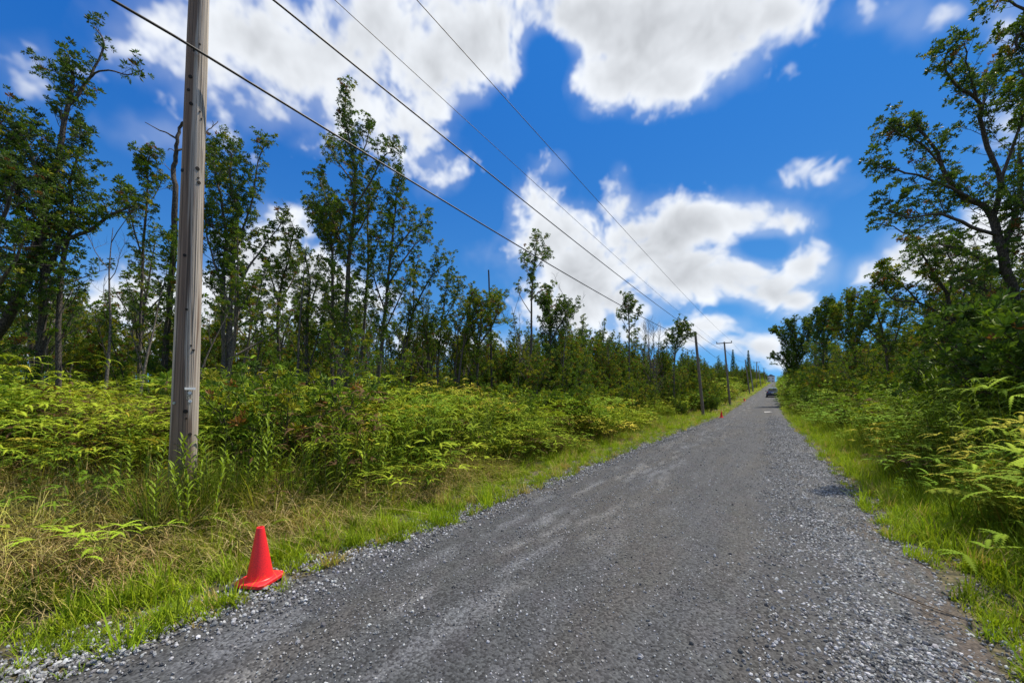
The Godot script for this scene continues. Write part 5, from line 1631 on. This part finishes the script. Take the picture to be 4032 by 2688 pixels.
func poles() -> void:
	M.pole = pole_wood()
	M.far_pole = mat(lin(0.2, 0.165, 0.135), 0.95)
	M.grey_pole = mat(lin(0.30, 0.28, 0.25), 0.95)
	for m in [M.far_pole, M.grey_pole]:
		m.heightmap_enabled = true
		m.heightmap_texture = noise_tex(noise(FastNoiseLite.TYPE_SIMPLEX, 0.03, 3, 6), 256, [])
		m.heightmap_scale = 1.5
		m.uv1_triplanar = true
		m.uv1_scale = Vector3(6, 0.6, 6)
	# the large one by the camera
	var foot := Vector3(-5.625, 0.0, -1.603)
	var head := foot + Vector3(0.0483, 1.0, 0.0109) * 8.8
	var o := top("utility_pole", foot)
	var facing := Vector3(5.6, 0, 1.6).normalized()
	part("shaft", shaft(Vector3(-0.024, -0.5, -0.005), head - foot, 0.136, 0.075, 32, facing).mesh(M.pole), o)
	tag(o, "large weathered wooden pole with white tags and number 51, nearest the camera", "utility pole")
	var up := (head - foot).normalized()
	var right := up.cross(facing).normalized()
	var front := right.cross(up)
	var hole := mat(lin(0.012, 0.01, 0.008), 0.9)
	var white := mat(lin(0.72, 0.74, 0.74), 0.45)
	var cream := mat(lin(0.62, 0.58, 0.42), 0.5)
	var spot := func(y: float, deg: float) -> Transform3D:
		var r := lerpf(0.136, 0.075, (y + 0.5) / 9.3)
		var out: Vector3 = front * cos(deg_to_rad(deg)) + right * sin(deg_to_rad(deg))
		return Transform3D(Basis(up.cross(out), out, up).orthonormalized(), up * y + out * r)
	for h in [[5.2, -31, 0.020], [5.05, -40, 0.016], [4.9, -22, 0.018], [4.2, 20, 0.020], [4.05, 30, 0.018], [4.15, -62, 0.02], [4.1, 26, 0.010], [4.85, 24, 0.008], [4.78, 34, 0.008], [5.6, 12, 0.009], [3.2, -25, 0.016], [5.5, -18, 0.010], [2.6, -8, 0.012], [2.2, 16, 0.009], [2.15, 28, 0.012], [1.46, 2, 0.022], [1.2, 24, 0.017], [1.38, 6, 0.010]]:
		var b := part("bolt_hole", disc(h[2], 0.012), o, hole)
		b.transform = spot.call(h[0], h[1])
	var plate := part("tag_strip", box(0.098, 0.012, 0.026), o, white)
	plate.transform = spot.call(1.715, 18.0)
	plate.position += front * 0.012
	for h in [[1.667, 17.0], [1.573, 20.0]]:
		var d := part("round_tag", disc(0.0165, 0.008), o, white)
		d.transform = spot.call(h[0], h[1])
	var rusted := part("bolt_head", disc(0.0145, 0.02), o, mat(lin(0.35, 0.4, 0.36), 0.5, 0.5))
	rusted.transform = spot.call(1.55, -48.0)
	var tm := TextMesh.new()
	var fnt := SystemFont.new()
	fnt.font_names = PackedStringArray(["Droid Serif"])
	tm.font = fnt
	tm.text = "51"
	tm.font_size = 32
	tm.pixel_size = 0.0019
	tm.depth = 0.004
	var num := part("number_tag", tm, o, cream)
	var at: Transform3D = spot.call(1.62, 18.0)
	num.transform = Transform3D(Basis(-at.basis.x if at.basis.x.dot(right) < 0.0 else at.basis.x, at.basis.z, at.basis.y), at.origin + at.basis.y * 0.006)
	num.transform.basis = Basis(right.lerp(num.transform.basis.x, 0.5).normalized(), up, front).orthonormalized()
	# [x, s, top, radius, lean of the top in x and z, crossarm?, material, label]
	var rest := [
		[-4.65, 36.65, 7.3, 0.145, -0.46, 0.62, false, M.far_pole, "bare-topped wooden pole, second along the left verge"],
		[-4.30, 59.7, 9.2, 0.145, -0.5, 0.69, true, M.far_pole, "wooden pole with a crossarm, third along the left verge"],
		[-3.65, 108.2, 10.8, 0.16, -0.75, 0.9, false, M.far_pole, "dark far pole directly before a paler one"],
		[-3.3, 121.6, 12.6, 0.18, -0.8, 1.0, false, M.grey_pole, "pale grey far pole behind the dark one"],
		[-2.3, 185.9, 14.7, 0.2, -0.8, 0.9, false, M.grey_pole, "pale far pole closest to the crest"],
		[-3.4, 161.0, 14.4, 0.2, 0.3, 0.1, true, M.far_pole, "far pole with crossarm half hidden by trees"],
		[-1.2, 256.3, 18.3, 0.24, -0.5, 0.8, true, M.far_pole, "farthest visible pole with crossarm near the crest"],
	]
	for p in rest:
		var g := ground_height(p[0], -p[1])
		var n := top("utility_pole", Vector3(p[0], g, -p[1]))
		var tip := Vector3(p[4], p[2] - g, p[5])
		part("shaft", shaft(Vector3(0, -0.3, 0), tip, p[3] * 0.95, p[3] * 0.66, 14, Vector3(0, 0, 1)).mesh(p[7]), n)
		if p[6]:
			var arm := part("crossarm", box(1.85, 0.11, 0.1), n, p[7])
			arm.position = tip + Vector3(0, -0.2, 0.13 + p[3] * 0.6)
			for e in [-0.88, 0.88]:
				var ins := part("insulator", disc(0.045, 0.2), arm, hole)
				ins.position = Vector3(e, 0.153, 0)
		tag(n, p[8], "utility pole")

func cable(label: String, called: String, anchors: Array, sags: Array, r: float, m: Material) -> void:
	var pts := PackedVector3Array()
	for k in anchors.size() - 1:
		var a: Vector3 = anchors[k]
		var b: Vector3 = anchors[k + 1]
		var steps := 26 if k < 2 else 12
		for j in steps:
			var t := float(j) / steps
			pts.append(a.lerp(b, t) - Vector3(0, sags[k] * 4.0 * t * (1.0 - t), 0))
	pts.append(anchors[-1])
	var acc := Acc.new()
	tube(acc, pts, r, r, 6, Color.WHITE)
	var o := part(called, acc.mesh(m))
	tag(o, label, "cable")

func cables() -> void:
	M.cable = mat(lin(0.012, 0.012, 0.014), 0.6)
	cable("thick black cable, lowest of the four, crossing in front of the large pole", "overhead_cable", [Vector3(-5.2, 7.2, 34.0), Vector3(-5.2, 5.46, -1.3), Vector3(-4.96, 6.33, -36.1), Vector3(-4.15, 9.2, -107.6), Vector3(-2.8, 12.6, -185.2)], [0.75, 0.33, 1.2, 1.0], 0.014, M.cable)
	cable("black cable second from the bottom, running to the top of the bare-topped pole", "overhead_cable", [Vector3(-5.2, 8.7, 34.0), Vector3(-5.2, 6.72, -2.3), Vector3(-5.06, 7.24, -36.05), Vector3(-4.7, 8.1, -59.1), Vector3(-4.3, 10.6, -107.5)], [0.8, 0.18, 0.25, 0.8], 0.013, M.cable)
	cable("thin wire third from the bottom, ending on the crossarm's left end", "overhead_cable", [Vector3(-5.66, 10.0, 34.0), Vector3(-5.66, 7.98, -3.4), Vector3(-5.66, 9.2, -58.9), Vector3(-4.0, 14.45, -160.8), Vector3(-2.6, 18.35, -255.4)], [0.8, 0.30, 1.5, 1.4], 0.006, M.cable)
	cable("thin wire highest of the four, ending on the crossarm's right end", "overhead_cable", [Vector3(-3.9, 9.2, 34.0), Vector3(-3.9, 7.05, -3.4), Vector3(-3.92, 9.2, -58.9), Vector3(-2.2, 14.45, -160.8), Vector3(-0.8, 18.35, -255.4)], [0.8, 0.32, 1.5, 1.4], 0.006, M.cable)

# ---------------------------------------------------------------- cones, car, house, litter
func lathe(profile: Array, sides: int) -> Acc:
	var acc := Acc.new()
	for k in profile.size() - 1:
		var a: Vector2 = profile[k]
		var b: Vector2 = profile[k + 1]
		var slope := (b - a).normalized()
		for j in sides:
			var c0 := TAU * j / sides
			var c1 := TAU * (j + 1) / sides
			var p := Vector3(cos(c0), 0, sin(c0))
			var q := Vector3(cos(c1), 0, sin(c1))
			var up0 := p * slope.y - Vector3.UP * slope.x
			var up1 := q * slope.y - Vector3.UP * slope.x
			acc.v.append_array(PackedVector3Array([p * a.x + Vector3.UP * a.y, q * a.x + Vector3.UP * a.y, q * b.x + Vector3.UP * b.y, p * a.x + Vector3.UP * a.y, q * b.x + Vector3.UP * b.y, p * b.x + Vector3.UP * b.y]))
			acc.n.append_array(PackedVector3Array([up0, up1, up1, up0, up1, up0]))
	return acc

func slab(half: float, cut: float, y0: float, y1: float, bev: float) -> Acc:
	# square foot with cut corners and a bevelled rim
	var acc := Acc.new()
	var rings := []
	for e in [[y0, 0.0], [y1 - bev, 0.0], [y1, bev]]:
		var h: float = half - e[1]
		var ring := PackedVector3Array()
		for c in [[1, 1], [-1, 1], [-1, -1], [1, -1]]:
			var a := Vector3(c[0] * h, e[0], c[1] * (h - cut))
			var b := Vector3(c[0] * (h - cut), e[0], c[1] * h)
			if c[0] * c[1] > 0: ring.append(a); ring.append(b)
			else: ring.append(b); ring.append(a)
		rings.append(ring)
	for k in 2:
		for j in 8:
			var i := (j + 1) % 8
			acc.quad(rings[k][j], rings[k][i], rings[k + 1][i], rings[k + 1][j], Color.WHITE)
	for j in 8:
		var i := (j + 1) % 8
		acc.tri(Vector3(0, y1, 0), rings[2][j], rings[2][i], Color.WHITE)
		acc.tri(Vector3(0, y0, 0), rings[0][i], rings[0][j], Color.WHITE)
	return acc

func cones() -> void:
	var red := mat(lin(0.92, 0.022, 0.03), 0.42)
	red.albedo_color = Color.WHITE
	red.albedo_texture = noise_tex(noise(FastNoiseLite.TYPE_SIMPLEX, 0.035, 5, 16), 512, [[0.12, 0.3, 0.03, 0.03], [0.26, 0.78, 0.026, 0.032], [0.5, 0.92, 0.02, 0.028], [0.85, 0.95, 0.035, 0.045]])
	red.heightmap_enabled = true
	red.heightmap_texture = noise_tex(noise(FastNoiseLite.TYPE_SIMPLEX, 0.2, 2, 6), 256, [])
	red.heightmap_scale = 0.05
	red.uv1_triplanar = true
	red.uv1_scale = Vector3.ONE * 4.0
	var body := lathe([Vector2(0.108, 0.028), Vector2(0.101, 0.034), Vector2(0.097, 0.05), Vector2(0.030, 0.452), Vector2(0.027, 0.458), Vector2(0.021, 0.458), Vector2(0.018, 0.44), Vector2(0.06, 0.2)], 40).mesh(red)
	var foot := slab(0.142, 0.03, 0.0, 0.03, 0.007).mesh(red)
	var spots := [[Vector3(-3.68, 0.03, -1.6), 0.42, 1.0, Vector3(0.02, 0, 0.0), "red traffic cone standing on the grass edge near the camera"], [Vector3(-3.15, 0.04, -35.05), 0.3, 1.05, Vector3.ZERO, "second red cone, small, on the left road edge before the bare-topped pole"], [Vector3(-3.22, 0.0, -73.6), 0.7, 1.1, Vector3(0, 0, 0.22), "farthest tiny red cone, tilted, on the left edge level with the car"]]
	for q in spots:
		var o := top("traffic_cone", q[0])
		part("body", body, o)
		part("foot", foot, o)
		o.rotation = q[3] + Vector3(0, q[1], 0)
		o.scale = Vector3.ONE * q[2]
		var s: float = -q[0].z
		if s > 5.0: o.position.y = maxf(ground_height(q[0].x, q[0].z), road_height(s) + 0.02) + 0.02
		tag(o, q[4], "traffic cone")

func loft(sections: Array, m: Material) -> ArrayMesh:
	# sections along z: [z, y low, y high, half width low, half width mid, half width high]
	var acc := Acc.new()
	var rings := []
	for s in sections:
		var ym := lerpf(s[1], s[2], 0.55)
		var c: float = (s[2] - s[1]) * 0.16
		rings.append(PackedVector3Array([Vector3(-s[3], s[1], s[0]), Vector3(-s[4], ym, s[0]), Vector3(-s[5] - c * 0.3, s[2] - c, s[0]), Vector3(-s[5] + c, s[2], s[0]), Vector3(s[5] - c, s[2], s[0]), Vector3(s[5] + c * 0.3, s[2] - c, s[0]), Vector3(s[4], ym, s[0]), Vector3(s[3], s[1], s[0])]))
	for k in rings.size() - 1:
		for j in 8:
			var i := (j + 1) % 8
			acc.quad(rings[k][j], rings[k][i], rings[k + 1][i], rings[k + 1][j], Color.WHITE)
	for e in [0, rings.size() - 1]:
		for j in 6:
			acc.tri(rings[e][0], rings[e][j + 1], rings[e][j + 2], Color.WHITE)
	return acc.mesh(m)

func car() -> void:
	var s := 89.0
	var o := top("parked_car", Vector3(0.72, road_height(s) + 0.02, -s))
	o.rotation = Vector3(atan(0.042), -0.012, 0)
	o.scale = Vector3.ONE * 1.08
	tag(o, "dark blue hatchback parked on the right side of the road, seen from behind", "car")
	var paint := mat(lin(0.06, 0.085, 0.16), 0.25, 0.75)
	paint.clearcoat_enabled = true
	paint.clearcoat = 1.0
	paint.clearcoat_roughness = 0.05
	var glass := mat(lin(0.02, 0.025, 0.03), 0.06)
	var black := mat(lin(0.01, 0.01, 0.01), 0.8)
	var lamp := mat(lin(0.35, 0.01, 0.01), 0.2)
	var silver := mat(lin(0.6, 0.62, 0.65), 0.3, 0.6)
	part("body", loft([[2.12, 0.36, 0.9, 0.78, 0.84, 0.70], [2.0, 0.26, 1.02, 0.86, 0.92, 0.78], [1.2, 0.24, 1.06, 0.9, 0.945, 0.83], [-0.6, 0.24, 1.02, 0.9, 0.945, 0.83], [-1.5, 0.24, 0.98, 0.88, 0.93, 0.8], [-2.1, 0.28, 0.82, 0.82, 0.88, 0.72], [-2.25, 0.36, 0.68, 0.7, 0.78, 0.6]], paint), o)
	part("roof", loft([[1.88, 0.98, 1.12, 0.76, 0.76, 0.68], [1.5, 1.0, 1.60, 0.78, 0.70, 0.54], [1.0, 1.0, 1.68, 0.79, 0.71, 0.56], [-0.1, 1.0, 1.68, 0.79, 0.71, 0.56], [-0.7, 0.98, 1.45, 0.78, 0.71, 0.58], [-1.2, 0.94, 1.02, 0.77, 0.74, 0.66]], paint), o)
	var win := Acc.new()
	win.quad(Vector3(-0.66, 1.08, 1.915), Vector3(0.66, 1.08, 1.915), Vector3(0.52, 1.53, 1.56), Vector3(-0.52, 1.53, 1.56), Color.WHITE)
	part("rear_window", win.mesh(glass), o)
	for e in [-1.0, 1.0]:
		var w := Acc.new()
		w.quad(Vector3(e * 0.775, 1.1, 1.35), Vector3(e * 0.775, 1.1, -0.75), Vector3(e * 0.665, 1.52, -0.35), Vector3(e * 0.665, 1.52, 1.2), Color.WHITE)
		part("side_window", w.mesh(glass), o)
		var l := part("tail_light", box(0.24, 0.16, 0.1), o, lamp)
		l.position = Vector3(e * 0.72, 0.93, 2.03)
		var mir := part("mirror", box(0.2, 0.14, 0.12), o, paint)
		mir.position = Vector3(e * 0.98, 1.1, -0.55)
		for z in [1.32, -1.36]:
			var wh := part("wheel", lathe([Vector2(0.0, -0.11), Vector2(0.27, -0.11), Vector2(0.325, -0.085), Vector2(0.335, 0.0), Vector2(0.325, 0.085), Vector2(0.27, 0.11), Vector2(0.0, 0.11)], 24).mesh(black), o)
			wh.rotation.z = PI / 2
			wh.position = Vector3(e * 0.84, 0.335, z)
			part("rim", lathe([Vector2(0.0, -0.115), Vector2(0.2, -0.118), Vector2(0.2, 0.118), Vector2(0.0, 0.115)], 18).mesh(silver), wh)
	var bump := part("rear_bumper", box(1.66, 0.24, 0.12), o, black)
	bump.position = Vector3(0, 0.42, 2.12)
	var num := part("licence_plate", box(0.32, 0.15, 0.02), o, mat(lin(0.6, 0.62, 0.62), 0.5))
	num.position = Vector3(0, 0.82, 2.135)
	var ridge := part("roof_edge", box(1.0, 0.03, 0.16), o, silver)
	ridge.position = Vector3(0, 1.63, 1.46)

func far_house() -> void:
	var s := 398.0
	var at := Vector3(bend(s) - 3.6, road_height(s), -s)
	var o := top("house", at)
	o.scale = Vector3(0.62, 0.72, 0.7)
	tag(o, "pale far house with grey pitched roof at the end of the road", "house")
	var pale := mat(lin(0.7, 0.72, 0.74), 0.8)
	var grey := mat(lin(0.16, 0.17, 0.19), 0.8)
	var wall := part("wall", box(9.0, 8.4, 8.0), o, pale)
	wall.position.y = 4.2
	var r := Acc.new()
	var a := [Vector3(-5.0, 8.3, 4.5), Vector3(5.0, 8.3, 4.5), Vector3(0, 10.9, 4.5), Vector3(-5.0, 8.3, -4.5), Vector3(5.0, 8.3, -4.5), Vector3(0, 10.9, -4.5)]
	r.tri(a[0], a[2], a[1], Color.WHITE)
	r.tri(a[3], a[4], a[5], Color.WHITE)
	r.quad(a[0], a[3], a[5], a[2], Color.WHITE)
	r.quad(a[1], a[2], a[5], a[4], Color.WHITE)
	r.quad(a[0], a[1], a[4], a[3], Color.WHITE)
	part("roof", r.mesh(grey), o)
	for k in 4:
		var w := part("window", box(1.5, 1.4, 0.1), o, mat(lin(0.06, 0.08, 0.1), 0.1))
		w.position = Vector3(-2.2 + 4.4 * (k % 2), 2.4 + 3.4 * (k / 2), 4.03)

func litter() -> void:
	var acc := Acc.new()
	rng.seed = 3
	var pts := []
	for k in 7:
		var a := TAU * k / 7
		pts.append(Vector3(cos(a) * rr(0.28, 0.42), rr(0.015, 0.06), sin(a) * rr(0.16, 0.26)))
	for k in 7:
		acc.tri(Vector3(0, 0.07, 0), pts[(k + 1) % 7], pts[k], Color.WHITE)
		acc.tri(Vector3(0, 0.055, 0), pts[k], pts[(k + 1) % 7], Color.WHITE)
	var o := part("paper_scrap", acc.mesh(mat(lin(0.75, 0.75, 0.78), 0.8)))
	o.position = Vector3(0.02, road_height(46.6) + 0.06, -46.6)
	tag(o, "white scrap of paper lying on the road short of the car", "litter")

func _ready() -> void:
	bumps.frequency = 0.35
	bumps.seed = 2
	patch.frequency = 0.35
	patch.fractal_octaves = 4
	patch.seed = 7
	light_and_camera()
	make_materials()
	M.bark_plain = mat(Color.WHITE, 0.8)
	M.bark_plain.vertex_color_use_as_albedo = true
	rng.seed = 1
	rosettes = make_rosettes(TINTS)
	build_land()
	poles()
	cables()
	cones()
	car()
	far_house()
	litter()
	hero_trees()
	plain_trees()
	bare_trees()
	plants()
	lawn()
	fern_banks()
	rough_grass()
	stones()
	saplings()
	undergrowth([shrub_shape(751, 1.7, 0.8, 7, 0.8, 0.075, PackedFloat32Array([0.3, 0.42, 0.24, 0.01, 0.03])), shrub_shape(752, 2.2, 0.8, 6, 0.7, 0.07, PackedFloat32Array([0.35, 0.38, 0.2, 0.02, 0.05])), shrub_shape(753, 1.5, 0.8, 7, 0.7, 0.075, PackedFloat32Array([0.22, 0.32, 0.36, 0.08, 0.02]))])
